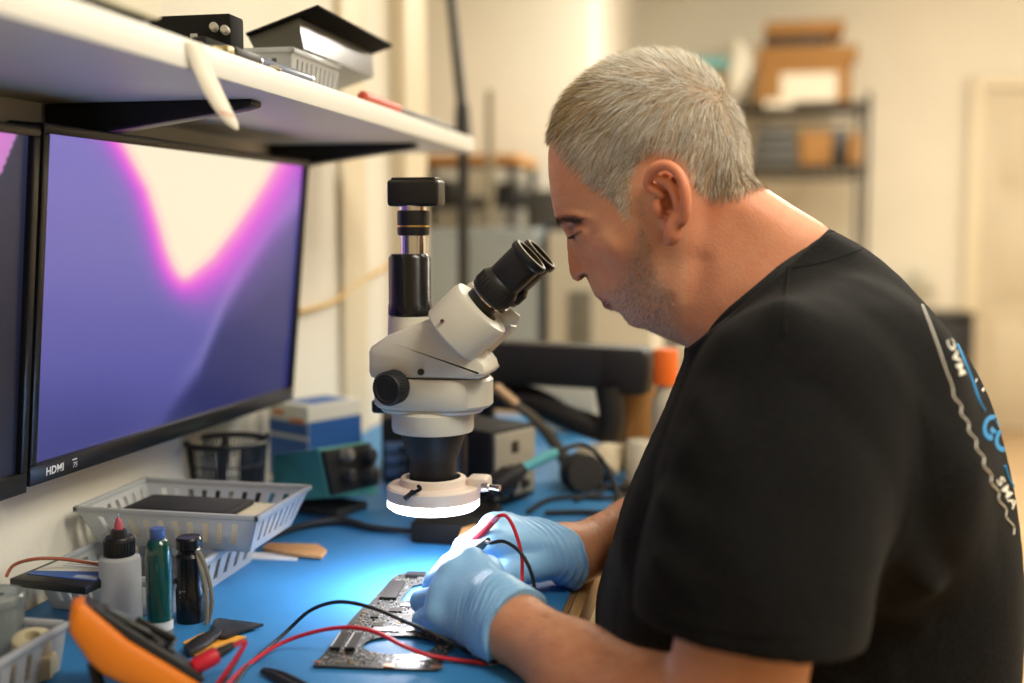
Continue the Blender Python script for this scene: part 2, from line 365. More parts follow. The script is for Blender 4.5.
s2 = MB(); pS = sp(412, 494, YS-.042); s2.ball(pS+np.array([0, .001, .001]), (.003, .003, .003), 12)
s2.tube([pS+np.array([0, -.001, 0]), pS+np.array([.004, -.004, .003]), pS+np.array([.009, -.003, .006]), pS+np.array([.006, 0, .008])], .0018, 8)
s2.tube([pS+np.array([-.001, -.001, 0]), pS+np.array([-.006, -.005, -.004])], .0026, 8); s2.build('thumb_screw', blkg, rl)
# objective cone + barrel
m = MB(); m.lathe([(rr(24), zz(496)), (rr(24), zz(459)), (rr(25.5), zz(457)), (rr(34), zz(430))], (AX, YS, 0), n=56); m.build('objective', M('barrel_black', (.010, .010, .011, 1), .5), sc)
# focusing holder ring and rear clamp
m = MB(); m.lathe([(rr(36), zz(431)), (rr(40.5), zz(430)), (rr(41.5), zz(427)), (rr(41.5), zz(411)), (rr(38), zz(408))], (AX, YS, 0), n=56); m.build('lens_collar', cream, sc)
m = MB(); pA = sp(400, 402); m.box((pA[0]-.028, YS+.045, zz(412)), (.018, .05, .014), None, .003); m.build('rear_clamp', stm, sc)
# body : lower and upper halves as rounded blocks with a groove between
def rblock(mb, xl, xr, ytop, ybot, hy, r, xl2=None, xr2=None):
    """rounded D block between photo columns xl..xr (plane YS), half depth hy"""
    yn = YS-.018; a0, a1 = sp(xl, ybot, yn)[0], sp(xr, ybot, yn)[0]; b0, b1 = sp(xl if xl2 is None else xl2, ytop, yn)[0], sp(xr if xr2 is None else xr2, ytop, yn)[0]
    z0, z1 = zz(ybot), zz(ytop); n = 56; prof = [(1-.05, z0), (1, z0+.003), (1, z1-.003), (1-.05, z1)]; vs = []; fs = []
    for k, (s, z) in enumerate(prof):
        t = (z-z0)/(z1-z0); l = a0+(b0-a0)*t; rr_ = a1+(b1-a1)*t; c = (l+rr_)/2; hx = (rr_-l)/2
        for i in range(n):
            an = 2*PI*i/n; ca, sa = math.cos(an), math.sin(an); e = .62 if ca < 0 else .85
            vs.append((c+hx*s*math.copysign(abs(ca)**e, ca), YS+hy*s*math.copysign(abs(sa)**e, sa), z))
    for k in range(3):
        for i in range(n): fs.append((k*n+i, k*n+(i+1) % n, (k+1)*n+(i+1) % n, (k+1)*n+i))
    fs.append(tuple(range(n-1, -1, -1))); fs.append(tuple(3*n+i for i in range(n))); mb.add(vs, fs)
m = MB(); rblock(m, 373, 488, 375, 405, .040, .01); rblock(m, 379, 480, 404, 410, .037, .01)
m.build('zoom_body', cream, sc)
m = MB()
prof = [(369, 379), (369, 352), (371, 347), (388, 335), (434, 317), (474, 353), (486, 364), (487, 374), (486, 379)]
pts = [sp(x, y, YS-.034) for x, y in prof]
m.prism([(p[0], p[2]) for p in pts], (0, YS+.026, 0), (1, 0, 0), (0, 0, 1), .066, .007)
hd = m.build('head_housing', cream, sc)
g = MB(); pg = sp(SXp-12, 372, YS-.0405); g.cyl(pg+np.array([0, .004, 0]), pg+np.array([0, -.0012, 0]), .0032, n=20); g.build('set_screw_hole', blkg, hd)
# zoom knobs : left one faces the camera side
for sgn in (-1, 1):
    k = MB(); c0 = onY(399, 385, YS-.040); y0 = YS+sgn*.040; p0 = np.array([c0[0], y0-sgn*.002, c0[2]]); p1 = p0+np.array([-.006, sgn*.024, -.0015])
    k.cyl(p0, p0+(p1-p0)*.5, .011, n=24)
    u_, v_, w_ = frame(p1-p0); prof_ = [(.0145, .007), (.0155, .008), (.0155, .0225), (.014, .0250), (.0115, .0250), (.0105, .024), (0, .024)]
    k.lathe([(0, .007)]+prof_, p0, p1-p0, 48); kb = k.build('zoom_knob', rub, sc)
    t = MB()
    for i in range(36):
        an = 2*PI*i/36; d = u_*math.cos(an)+v_*math.sin(an); c_ = Vector(p0)+w_*.0152+d*.0156
        t.box(c_, (.0013, .0013, .015), Matrix((d, w_.cross(d), w_)).transposed(), .0003)
    t.build('knurling', rub, kb)
# vertical photo tube and camera
ZX = sp(410, 300)[0]
m = MB(); m.lathe([(rr(23), zz(345)), (rr(22), zz(316))], (ZX, YS, 0), n=40); m.build('tube_base', cream, sc)
m = MB(); m.lathe([(rr(22), zz(315)), (rr(22), zz(305)), (rr(21.3), zz(304)), (rr(21.3), zz(258)), (rr(18.5), zz(254)), (rr(12), zz(253.5))], (ZX, YS, 0), n=48); m.build('photo_tube', blkg, sc)
m = MB(); m.lathe([(rr(13), zz(254)), (rr(13), zz(235))], (ZX+.004, YS, 0), n=40); m.build('adapter_tube', chrome, sc)
m = MB(); m.lathe([(rr(14), zz(213)), (rr(14), zz(205))], (ZX+.004, YS, 0), n=40); m.build('mount_ring', chrome, sc)
m = MB(); m.lathe([(rr(12), zz(236)), (rr(15.5), zz(235)), (rr(16), zz(233)), (rr(16), zz(211)), (rr(13), zz(210))], (ZX+.004, YS, 0), n=40); cm = m.build('camera_mount', blkp, sc)
m = MB(); m.lathe([(rr(16.15), zz(227)), (rr(16.15), zz(225.4))], (ZX+.004, YS, 0), n=40); m.build('gold_band', gold, cm)
m = MB(); cx0, cx1 = sp(386.5, 190, YS-.014)[0], sp(438, 190, YS-.014)[0]; cz0, cz1 = sp(410, 206, YS-.02)[2], sp(410, 179, YS-.02)[2]
m.box(((cx0+cx1)/2, YS, (cz0+cz1)/2), (cx1-cx0, .030, cz1-cz0), None, .0035, 3); m.box(((cx0+cx1)/2, YS, cz1+.0006), ((cx1-cx0)*.86, .024, .003), None, .0013)
m.build('camera_housing', M('camera_black', (.010, .010, .010, 1), .35), sc)
# binocular tubes
d_ = (sp(525, 265)-sp(455, 332)); d_[1] = 0; d_ = d_/np.linalg.norm(d_); dv = Vector(d_); up_ = Vector((-d_[2], 0, d_[0]))
if up_.z < 0: up_ = -up_
# both prism tubes are one white casting with two bores
for sgn in (-1, 1):
    yy = YS+sgn*.028; o = sp(459, 334, YS); o = np.array([o[0], yy, o[2]])
    L0 = np.linalg.norm(sp(489, 306)-sp(459, 334))
    m = MB(); rB = .0325
    m.lathe([(rB*.95, .000), (rB, .002), (rB, L0-.004), (rB*.95, L0), (.017, L0+.0006), (.017, L0-.004)], o, d_, 48, sx=1.0, u0=up_)
    pt = m.build('prism_tube', cream, sc)
    s_ = MB(); pr = Vector(o)+dv*.012+Vector((-.3, -.9*1, .1)).normalized()*.0; 
    e0 = Vector(o)+dv*(L0-.002)+up_*.004
    ep = MB(); sc_ = .0155
    ep.lathe([(sc_, -.006), (sc_, .010)], e0, d_, 40); ep.lathe([(sc_+.0008, .0102), (sc_+.0008, .0114)], e0, d_, 40, mi=1)
    ep.lathe([(sc_+.001, .0116), (.0195, .0135), (.0205, .018), (.0205, .030), (.0185, .0335), (.0175, .035)], e0, d_, 40)
    ep.lathe([(.0168, .034), (.0175, .036), (.0178, .062), (.0196, .064), (.0200, .068), (.0188, .0705), (.0152, .0705), (.0140, .0645), (.0001, .064)], e0, d_, 40)
    eo = ep.build('eyepiece', [blkp, chrome], sc)
    gr = MB(); u_, v_, w_ = frame(d_)
    for i in range(30):
        an = 2*PI*i/30; dd = u_*math.cos(an)+v_*math.sin(an)
        gr.box(e0+w_*.024+dd*.0205, (.0012, .002, .011), Matrix((dd, w_.cross(dd), w_)).transposed(), .0003)
    gr.build('grip_ridges', rub, eo)
    ln = MB(); ln.lathe([(.0138, .0648), (.012, .0665), (.0001, .0672)], e0, d_, 36); ln.build('eye_lens', M('lens_glass', (.05, .05, .06, 1), .05, spec=.9, coat=1), eo)
    rg = MB(); rg.tube([Vector(e0)+w_*.0702+(u_*math.cos(2*PI*i/40)+v_*math.sin(2*PI*i/40))*.0162 for i in range(40)], .0009, 6, closed=True, raw=True); rg.build('lens_ring', M('pale_ring', rgb(190, 185, 165), .35), eo)
wg = MB(); wg.prism([(0, -.012), (.006, -.012), (.020, .004), (.016, .012), (.004, .010)], tuple(sp(501, 312, YS+.004)), tuple(-up_), tuple(dv), .006, .001)
wg.build('dioptre_stop', cream, sc)
rs = MB(); pr = onY(442, 321, YS-.0595); rs.cyl(pr+np.array([0, .006, 0]), pr+np.array([0, -.0006, 0]), .0017, n=14); rs.build('grub_screw', M('rust_screw', rgb(110, 60, 50), .5), sc)
# stand : base plate and post behind the ring light, holder arm
bp = onZ(446, 546, MAT); bx, by = bp[0], bp[1]+.055
m = MB(); m.box((bx, by, MAT+.013), (.085, .11, .026), None, .005); m.build('stand_base', M('base_black', (.005, .005, .0055, 1), .7, spec=.2), sc)
m = MB(); m.cyl((bx-.006, by+.02, MAT+.02), (bx-.006, by+.02, zz(372)), .0125, n=28, ch=.001); m.build('post', stm, sc)
m = MB(); m.box(((bx-.006+AX)/2, (by+.02+YS+.04)/2, zz(400)), (.026, by+.02-YS-.02, .02), RZ(math.degrees(math.atan2(-(bx-.006-AX), by-.02-YS))), .004)
m.lathe([(.02, -.02), (.022, -.017), (.022, .017), (.02, .02)], (bx-.006, by+.02, zz(400)), n=30); m.build('holder_arm', stm, sc)
# light that the ring light really throws
lp = bpy.data.lights.new('ring_light_lamp', 'AREA'); lp.shape = 'DISK'; lp.size = .085; lp.energy = 1.0; lp.color = (1, .97, 1)
lo = bpy.data.objects.new('ring_light_lamp', lp); lo.location = (AX, YS, zb-.002); COL.objects.link(lo)
# ---------------------------------------------------------------- helpers for bench things
basm = plastic_clear('milky_basket', rgb(246, 249, 252), .20)
def basket(name, lo, hi, z0, z1, taper, label, group=None, slots=None, wallslots=(10, 7)):
    """open slotted basket : rim rectangle lo..hi at z1, floor inset by taper at z0"""
    c = ((lo[0]+hi[0])/2, (lo[1]+hi[1])/2, z0); r = thing(name, c, label, 'basket', group)
    q = lambda x, y, z: (x, y, z)
    lo2 = (lo[0]+taper, lo[1]+taper); hi2 = (hi[0]-taper, hi[1]-taper)
    top = [(lo[0], lo[1]), (hi[0], lo[1]), (hi[0], hi[1]), (lo[0], hi[1])]; bot = [(lo2[0], lo2[1]), (hi2[0], lo2[1]), (hi2[0], hi2[1]), (lo2[0], hi2[1])]
    for s in range(4):
        a0, a1, b0, b1 = [np.array(k) for k in (bot[s], bot[(s+1) % 4], top[s], top[(s+1) % 4])]
        n = wallslots[s % 2]; m = MB()
        us = [0, .07]
        for i in range(n):
            w = .86/n; us += [.07+w*i+w*.30, .07+w*i+w*.70]
        us += [.93, 1]; vs = [0, .22, .30, .72, .78, 1]
        pt = lambda u, v: tuple(np.append((a0+(a1-a0)*u)*(1-v)+(b0+(b1-b0)*u)*v, z0+(z1-z0)*v))
        V = [pt(u, v) for u in us for v in vs]; F = []
        for i in range(len(us)-1):
            slot = i >= 2 and i < len(us)-2 and (i-2) % 2 == 0
            for j in range(5):
                if slot and j in (1, 2, 3): 
                    continue
                k = i*6+j; F.append((k, k+6, k+7, k+1))
        m.add(V, F); m.build('wall', basm, r, solid=.0016, flat=True)
    m = MB(); m.box2((lo2[0], lo2[1], z0), (hi2[0], hi2[1], z0+.0015)); m.build('bottom', basm, r)
    rm = MB(); e = .004
    for s in range(4):
        a, b = np.array(top[s]), np.array(top[(s+1) % 4]); l = np.minimum(a, b)-e*.6; h = np.maximum(a, b)+e*.6
        rm.box2((l[0], l[1], z1-.004), (h[0], h[1], z1+.0015), .0008)
    rm.build('rim', basm, r); return r
# the baskets along the wall
basket('slotted_basket', (-.640, .922), (-.502, 1.120), MAT, .790, .010, 'milky slotted plastic basket holding a boxed drive, under a higher basket', 'milky plastic baskets')
basket('slotted_basket', (-.645, .998), (-.452, 1.133), .7925, .832, .016, 'milky slotted plastic basket stacked on top, holding a flat black tray', 'milky plastic baskets')
bk = basket('slotted_basket', (-.650, .55), (-.531, .802), MAT, .790, .005, 'milky slotted plastic basket in the near left corner beside the multimeter', 'milky plastic baskets', wallslots=(7, 11))
# things in the stacked basket
m = MB(); m.box((-.558, 1.062, .8215), (.118, .070, .006), RZ(0), .002); m.box((-.558, 1.062, .8248), (.108, .060, .0014), None, .0005)
tag(m.build('flat_tray', rub), 'flat black tray lying in the stacked milky basket', 'tray')
m = MB(); m.box((-.548, 1.066, .8063), (.142, .088, .0236), None, .002)
tag(m.build('paper_stack', M('pale_card', rgb(206, 196, 172), .8, var=.05, vscale=40)), 'stack of pale card under the black tray in the basket', 'card')
# boxed solid state drive on the lower basket
sd = thing('boxed_drive', (-.575, .98, .7915), 'flat black boxed drive with blue and white label on the lower basket', 'box')
ox, oy = -.588, .902
m = MB(); rotz = RZ(-6); m.box((ox, oy, .7957), (.080, .070, .0075), rotz, .001); m.build('case', blkp, sd)
ex, ey = rotz @ Vector((1, 0, 0)), rotz @ Vector((0, 1, 0)); cc = Vector((ox, oy, .7995))
m = MB(); m.prism([(-.034, -.020), (.038, -.020), (.038, .008), (-.034, -.010)], cc, ex, ey, .0004); m.build('blue_label', M('label_blue', rgb(52, 88, 156), .5), sd)
m = MB(); m.prism([(-.034, -.0098), (.038, .0082), (.038, .032), (-.034, .032)], cc, ex, ey, .0004); m.build('white_label', M('label_white', rgb(198, 196, 186), .6), sd)
m = MB(); m.prism([(.012, -.017), (.036, -.017), (.036, -.006), (.012, -.010)], cc+Vector((0, 0, .0005)), ex, ey, .0002)
for i in range(3): m.prism([(-.02, .010+.006*i), (.03, .012+.006*i), (.03, .0135+.006*i), (-.02, .0115+.006*i)], cc+Vector((0, 0, .0005)), ex, ey, .0002)
m.build('print', M('label_grey', rgb(150, 160, 175), .6), sd)
# copper coloured wire along the wall
m = MB(); m.tube([onX(6, 577, -.645), onX(14, 565, -.640), onX(35, 559, -.62), onX(62, 559, -.60), onX(96, 564, -.57), onX(116, 566, -.55)], .0016, 8)
tag(m.build('wire', M('copper_wire', rgb(170, 96, 72), .45)), 'thin reddish wire curving up over the back of the lower basket', 'wire')
# clear round tub and small ring in the corner basket
clr = plastic_clear('clear_tub', rgb(205, 215, 215), .5)
c = onZ(0, 655, .762); tb = thing('round_tub', (-.572, .752, .754), 'clear round plastic tub in the near corner basket', 'tub')
tx_, ty_ = onZ(-4, 652, .764)[:2]
m = MB(); m.lathe([(.0215, 0), (.0225, .001), (.0235, .050), (.0215, .050), (.0210, .002), (0, .002)], (tx_, ty_, .7555), n=36); m.build('cup', clr, tb)
m = MB(); m.lathe([(.0245, .0495), (.0248, .056), (.023, .058), (0, .0575)], (tx_, ty_, .7555), n=36); m.build('lid', clr, tb)
m = MB(); m.box((tx_+.008, ty_-.004, .7555+.0586), (.007, .0022, .001), RZ(60)); m.build('mark', blkp, tb)
c = onZ(32, 637, .785); m = MB(); m.lathe([(.012, 0), (.015, .002), (.015, .014), (.012, .016), (.006, .016), (.005, .004), (.005, 0)], (c[0], c[1], .772), (.15, -.2, 1), 28)
m.box((c[0], c[1], .763), (.034, .03, .018), RZ(20), .002)
tag(m.build('tape_roll', M('masking_tape', rgb(190, 178, 146), .7)), 'small pale tape roll beside the clear tub', 'tape')
# flux bottle with needle
bpos = onZ(122, 641, MAT); by = .8995; bx = onY(121.5, 610, by)[0]
fb = thing('needle_bottle', (bx, by, MAT), 'frosted squeeze bottle with black cap and pink needle', 'bottle')
def bz(y): return onY(122, y, by)[2]
R = .0183
m = MB(); m.lathe([(R-.002, 0), (R, .002), (R, bz(560)-MAT), (R-.001, bz(557)-MAT), (R-.004, bz(555)-MAT), (.011, bz(554.5)-MAT), (.010, bz(550)-MAT)], (bx, by, MAT), n=40)
m.build('bottle_body', plastic_clear('frosted_plastic', rgb(246, 249, 252), .10), fb)
m = MB(); m.lathe([(.0155*.82, bz(556)-MAT), (.0155*.84, bz(555)-MAT), (.0155*.84, bz(538.5)-MAT), (.0155*.76, bz(536.5)-MAT), (.0075, bz(536)-MAT), (.0066, bz(530)-MAT), (.0052, bz(529)-MAT)], (bx, by, MAT), n=36); cp = m.build('cap', blkp, fb)
t = MB()
for i in range(28):
    an = 2*PI*i/28; t.box((bx+.0131*math.cos(an), by+.0131*math.sin(an), bz(547)), (.0011, .0011, .013), RZ(math.degrees(an)))
t.build('ribs', blkp, cp)
m = MB(); m.lathe([(.0042, bz(529.5)-MAT), (.0036, bz(524)-MAT), (.0018, bz(519)-MAT), (.0009, bz(517.5)-MAT)], (bx, by, MAT), n=18)
nh = m.build('needle_hub', M('pink_hub', rgb(206, 92, 104), .35, trans=.2), fb)
m = MB(); m.cyl((bx, by, bz(518)), (bx, by, bz(513.5)), .0005, n=8); m.build('needle', chrome, nh)
# green flux syringe standing on its flange
spz = onZ(160, 648, MAT); sx, sy = -.4845, spz[1]+.010
sg = thing('flux_syringe', (sx, sy, MAT), 'green syringe with blue cap standing on its clear flange', 'syringe')
def gz(y): return onY(160, y, sy)[2]-MAT
rg_ = .0110
m = MB(); m.lathe([(rg_, gz(619)), (rg_, gz(553)), (rg_*.93, gz(546)), (rg_*.72, gz(540)), (.0052, gz(537.5)), (.005, gz(535))], (sx, sy, MAT), n=36); m.build('barrel', M('green_flux', rgb(8, 70, 66), .12, coat=.6), sg)
m = MB(); m.lathe([(.0060, gz(539)), (.0066, gz(538)), (.0066, gz(530)), (.0060, gz(528)), (0, gz(527.6))], (sx, sy, MAT), n=24); m.build('tip_cap', M('cap_blue', rgb(66, 96, 160), .4), sg)
m = MB(); m.lathe([(rg_*.99, gz(628.5)), (rg_*.99, gz(619))], (sx, sy, MAT), n=36); m.build('plunger', M('plunger_white', rgb(205, 212, 212), .4), sg)
m = MB(); m.lathe([(rg_*1.0, .003), (rg_*1.0, gz(628))], (sx, sy, MAT), n=36); m.lathe([(.0125, 0), (.0165, .0008), (.0165, .003), (.012, .0036)], (sx, sy, MAT), n=36, sx=.8)
m.build('clear_barrel', plastic_clear('clear_barrel_plastic', rgb(200, 215, 230), .5), sg)
# black torch with lanyard
tpz = onZ(182, 625, MAT); tx_, ty_ = -.4865, tpz[1]+.013
tc_ = thing('pocket_torch', (tx_, ty_, MAT), 'black pocket torch with grey wrist strap standing upright', 'torch')
def tz(y): return onY(182, y, ty_)[2]-MAT
m = MB(); rt = .0128
m.lathe([(rt*.98, 0), (rt*1.02, .002), (rt*1.02, tz(588)), (rt*.94, tz(586)), (rt*.94, tz(558)), (rt*.98, tz(555)), (rt*.80, tz(552)), (rt*.80, tz(549)), (rt*.92, tz(547)), (rt*.92, tz(538)), (rt*.80, tz(536)), (0, tz(535.6))], (tx_, ty_, MAT), n=40); tbod = m.build('tube', blkg, tc_)
m = MB(); put_text(m, 'LE', .0075, (tx_-.001, ty_-.0126, MAT+tz(590)), (0, 0, 1), (-1, 0, 0)); m.build('lettering', M('print_white', rgb(225, 225, 230), .6), tbod)
m = MB()
top = np.array([tx_+.010, ty_-.004, MAT+tz(548)])
m.tube([top, top+[.006, -.003, -.006], top+[.012, -.004, -.022], top+[.0145, -.003, -.045], top+[.010, -.002, -.066]], .0019, 8, flat=.4)
m.tube([top, top+[.004, -.004, -.010], top+[.009, -.006, -.024], top+[.0115, -.006, -.045], top+[.009, -.004, -.067]], .0019, 8, flat=.4)
m.build('wrist_strap', M('strap_grey', rgb(128, 124, 112), .6, bump=.2, bscale=400), tc_)
m = MB(); m.tube([top+[0.002*math.cos(a), .002*math.sin(a), .003*math.sin(a)] for a in np.linspace(0, 6, 10)], .0009, 6); m.ball(top, .0024, 12); m.build('strap_ring', chrome, tc_)
# plastic scraper on an orange card
oc = [onZ(x, y, MAT+.0005)[:2] for x, y in ((183, 643), (204, 633), (246, 637), (203, 665))]
m = MB(); m.prism([tuple(q) for q in (oc[0], oc[3], oc[2], oc[1])], (0, 0, MAT), (1, 0, 0), (0, 1, 0), .0012)
tag(m.build('opening_card', M('orange_plastic', rgb(232, 164, 62), .45)), 'thin orange plastic card on the mat under the black scraper', 'card')
q = lambda x, y, z=.0015: onZ(x, y, MAT+z)
sr = thing('scraper', q(225, 640), 'black plastic scraper with flared blade lying on the orange card', 'tool')
ctr = [q(188, 654), q(204, 645), q(219, 636)]
m = MB(); ol = [q(183, 651), q(197, 642), q(213, 634.5), (q(217, 631)), (q(222, 636)), (q(219, 640)), (q(205, 650)), (q(190, 658))]
pl = [tuple(x[:2]) for x in ol]
m.prism(pl[::-1], (0, 0, MAT+.0015), (1, 0, 0), (0, 1, 0), .006, .0018); m.build('handle', blkp, sr)
ol = [q(213, 634.5), q(213, 624), q(218, 621), q(264, 627), q(241, 634), q(226, 640), q(220, 640)]; pl = [tuple(x[:2]) for x in ol]
m = MB(); m.prism(pl[::-1], (0, 0, MAT+.002), (1, 0, 0), (0, 1, 0), .003, .0008); m.build('blade', M('dark_blade', (.02, .021, .023, 1), .3), sr)
# tweezers at the lower edge
tw = thing('tweezers', onZ(280, 680, MAT), 'dark steel tweezers at the lower edge left of the circuit board', 'tweezers')
for dy in (-.0035, .0035):
    a, b, c, d = [onZ(x, y, MAT+.004)+np.array([0, dy*k, 0]) for (x, y, k) in ((262, 670, .3), (280, 677, 1), (305, 690, 1.2), (335, 706, .1))]
    m = MB(); m.tube([a, b, c, d], [.0022, .0036, .0036, .0012], 8, flat=.5); m.build('arm', M('dark_tool_steel', (.06, .065, .07, 1), .35, .8), tw)
# ---------------------------------------------------------------- multimeter
bot = onZ(204, 694, MAT+.012); top = P(66, 622, .815); d = (top-bot); Lm = np.linalg.norm(d); d = d/Lm
mw_, mt_ = .072, .034
side = np.cross(d, [0, 0, 1]); side /= np.linalg.norm(side)
if side@np.array([.5, -1, 0]) < 0: side = -side   # towards the camera
nrm = np.cross(side, d); nrm = nrm if nrm[2] > 0 else -nrm
ro_ = math.radians(15); side, nrm = side*math.cos(ro_)+nrm*math.sin(ro_), nrm*math.cos(ro_)-side*math.sin(ro_)
mm = thing('multimeter', (bot+top)/2, 'orange and black digital multimeter tilted up on its kickstand', 'multimeter')
ctr0 = -side*mw_/2
def mq(a, b, c): return Vector(bot+ctr0*1.0+d*a*1.0+side*b+nrm*c)
orm = M('orange_holster', rgb(238, 128, 22), .42, bump=.05, bscale=200)
prof = [(-.004, -.006), (.0, -.014), (.03, -.019), (Lm*.62, -.021), (Lm-.030, -.018), (Lm-.006, -.006), (Lm+.003, .008), (Lm+.002, .015), (Lm-.004, .0165), (Lm*.6, .008), (.03, .006), (-.002, .004)]
def slab(mb, prof, w, r):
    mb.prism(prof, mq(0, w/2, 0), d, nrm, w if Vector(np.cross(d, nrm)).dot(Vector(-side)) > 0 else -w, r)
m = MB(); slab(m, prof, mw_, .006); m.build('holster', orm, mm)
fprof = [(.004, .002), (.004, .010), (.03, .0125), (Lm*.55, .0150), (Lm-.012, .0185), (Lm-.003, .0165), (Lm-.010, .006)]
m = MB(); slab(m, fprof, mw_-.012, .002); fp = m.build('face_panel', blkp, mm)
fr = Matrix((Vector(d), Vector(side), Vector(nrm))).transposed()
sl = math.atan2(.0045, Lm*.45)
m = MB(); m.box(mq(Lm-.040, 0, .0178), (.042, .050, .003), fr, .001); m.build('display_bezel', blkg, fp)
m = MB(); m.box(mq(Lm-.040, 0, .0194), (.034, .042, .001), fr, .0003); m.build('display', M('lcd_grey', rgb(92, 100, 98), .12, coat=.5), fp)
m = MB()
for i in range(2):
    for j in range(4): m.box(mq(Lm-.068-.010*i, -.018+.012*j, .0152), (.006, .008, .003), fr, .001)
m.build('buttons', M('button_grey', (.05, .055, .055, 1), .5), fp)
m = MB(); m.lathe([(.019, 0), (.018, .004), (.015, .005), (0, .005)], mq(.052, 0, .0135), nrm, 36); m.box(mq(.052, 0, .021), (.034, .007, .006), fr, .002); m.build('dial', blkg, fp)
m = MB(); m.box(mq(.064, 0, .0242), (.006, .002, .0006), fr); m.build('dial_mark', M('mark_green', rgb(40, 120, 90), .5), fp)
for sgn in (-1, 1):
    k0, k1 = mq(Lm*.72, sgn*.020, -.018), mq(Lm*.40, sgn*.020, -.018); k1 = Vector((k1.x+.02, k1.y+.045, MAT+.004)) if False else Vector((k0.x+.012, k0.y-.006, MAT+.003))
    m = MB(); m.tube([k0, k0.lerp(k1, .5), k1], .0035, 8, flat=.7); m.build('kickstand_leg', blkp, mm)
MD, MS, MN = np.array(d), np.array(side), np.array(nrm)
# plugs in the meter's sockets: each belongs to its test lead, see the leads below
plug_r = mq(.012, .016, .014); plug_b = mq(.008, -.010, .014)
# ---------------------------------------------------------------- circuit board
BZ = .7535
NL, NR, FL = onZ(313, 667, BZ), onZ(438, 671, BZ), onZ(397, 574, BZ)
bu, bv = (NR-NL), (FL-NL)
def bq(u, v, z=0): p = NL+bu*u+bv*v; return np.array([p[0], p[1], BZ+z])
pcbm = M('circuit_board_dark', (.035, .038, .038, 1), .4, var=.5, vscale=300)
brd = thing('circuit_board', bq(.5, .5), 'dark laptop circuit board with two cutouts lying under the ring light', 'circuit board')
outer = [(0, 0), (1, 0), (1, .30), (1.03, .32), (1.03, .62), (1, .64), (1, 1), (.62, 1), (.60, .95), (.34, .95), (.32, 1), (.05, 1), (0, .95), (0, .60), (-.03, .58), (-.03, .30), (0, .28)]
h1 = [(.56+.31*math.cos(a)*(1 if abs(math.cos(a)) < .97 else .97), .205+.088*math.sin(a)) for a in np.linspace(PI, -PI, 29)[:-1]]
h2 = [(.26, .66), (.26, .84), (.34, .87), (.9, .87), (.9, .66)]
i1 = 0  # bridge from outer (0,0.28) to the first hole, and from (0,.60) to the second
poly = outer[:]                      # keyhole joins
k = poly.index((0, .60)); poly = poly[:k+1]+h2+[h2[0], (0, .60)]+poly[k+1:]
k = poly.index((0, .28)); poly = poly[:k+1]+h1+[h1[0], (0, .28)]
def keyhole(poly, z0, z1, mb):
    from mathutils.geometry import tessellate_polygon
    P0 = [bq(u, v, z0) for u, v in poly]; P1 = [bq(u, v, z1) for u, v in poly]; n = len(poly)
    tri = tessellate_polygon([[Vector(p) for p in P1]]); vs = P0+P1; fs = []
    for t in tri: fs.append(tuple(i+n for i in t)); fs.append(tuple(reversed(t)))
    for i in range(n): fs.append((i, (i+1) % n, (i+1) % n+n, i+n))
    mb.add(vs, fs)
m = MB(); keyhole(poly, 0, .0012, m); m.build('board', pcbm, brd, flat=True)
def chip(mb, u, v, wu, wv, h):
    c = bq(u, v, .0012+h/2); rot = Matrix((Vector(bu).normalized(), Vector((0, 0, 1)).cross(Vector(bu).normalized()), Vector((0, 0, 1)))).transposed()
    mb.box(c, (wu, wv, h), rot)
def inside(u, v):
    if ((u-.56)/.33)**2+((v-.205)/.098)**2 < 1: return False
    if .24 < u < .92 and .65 < v < .88: return False
    return 0.02 < u < .98 and .015 < v < .97
solder, goldp, chipm = M('solder_silver', (.62, .62, .62, 1), .3, .9), M('gold_pad', (.72, .48, .16, 1), .35, .8), M('chip_black', (.015, .015, .017, 1), .3)
grey_ = M('shield_grey', (.32, .33, .34, 1), .35, .7)
ms, mg, mc = MB(), MB(), MB()
for i in range(2600):
    u, v = rng.uniform(0, 1), rng.uniform(0, .97)
    if v > .28 and v < .62 and rng.random() < .2: continue
    if not inside(u, v): continue
    s = rng.uniform(.0006, .0022); t = rng.uniform(.0005, .0015); w = rng.random()
    (ms if w < .72 else mc if w < .95 else mg).__class__
    chip(ms if w < .72 else mc if w < .95 else mg, u, v, s if rng.random() < .5 else t, t, rng.uniform(.0004, .0010))
for u, v, a, b in ((.5, .45, .018, .018), (.25, .38, .010, .008), (.75, .40, .009, .012), (.3, .54, .012, .009), (.68, .56, .014, .010), (.9, .50, .010, .012), (.16, .47, .007, .007)): chip(mc, u, v, a, b, .0014)
mc.build('chip_pattern', chipm, brd, flat=True); ms.add(mg.v, mg.f, 1); ms.build('solder_pattern', [solder, goldp], brd, flat=True)
for u0, v0, a0, b0 in ((.35, .34, .024, .010), (.62, .345, .02, .008), (.85, .085, .014, .010), (.45, .60, .03, .008)):
    m = MB(); chip(m, u0, v0, a0, b0, .0012); m.build('shield_can', grey_, brd)
m = MB()
c0, c1 = bq(.12, .125, .002), bq(.10, .275, .002)
for (u0, w) in ((.06, .009), (.18, .009)): 
    cc = (bq(u0, .13, .0028)+bq(u0, .27, .0028))/2; m = MB(); chip(m, u0, .2, w, .036, .0035); cn_ = m.build('black_connector', blkp, brd); m = MB(); chip(m, u0-.04, .2, .0008, .034, .0042); m.build('metal_edge', solder, cn_)
for u0, v0, a0, b0, h0 in ((.12, .76, .016, .052, .003), (.22, .955, .02, .012, .004)):
    m = MB(); chip(m, u0, v0, a0, b0, h0); m.build('black_connector', blkp, brd)
for u0, v0, a0, b0, h0 in ((.5, .93, .05, .006, .0016), (.78, .955, .018, .010, .0026)):
    m = MB(); chip(m, u0, v0, a0, b0, h0); m.build('metal_connector', solder, brd)
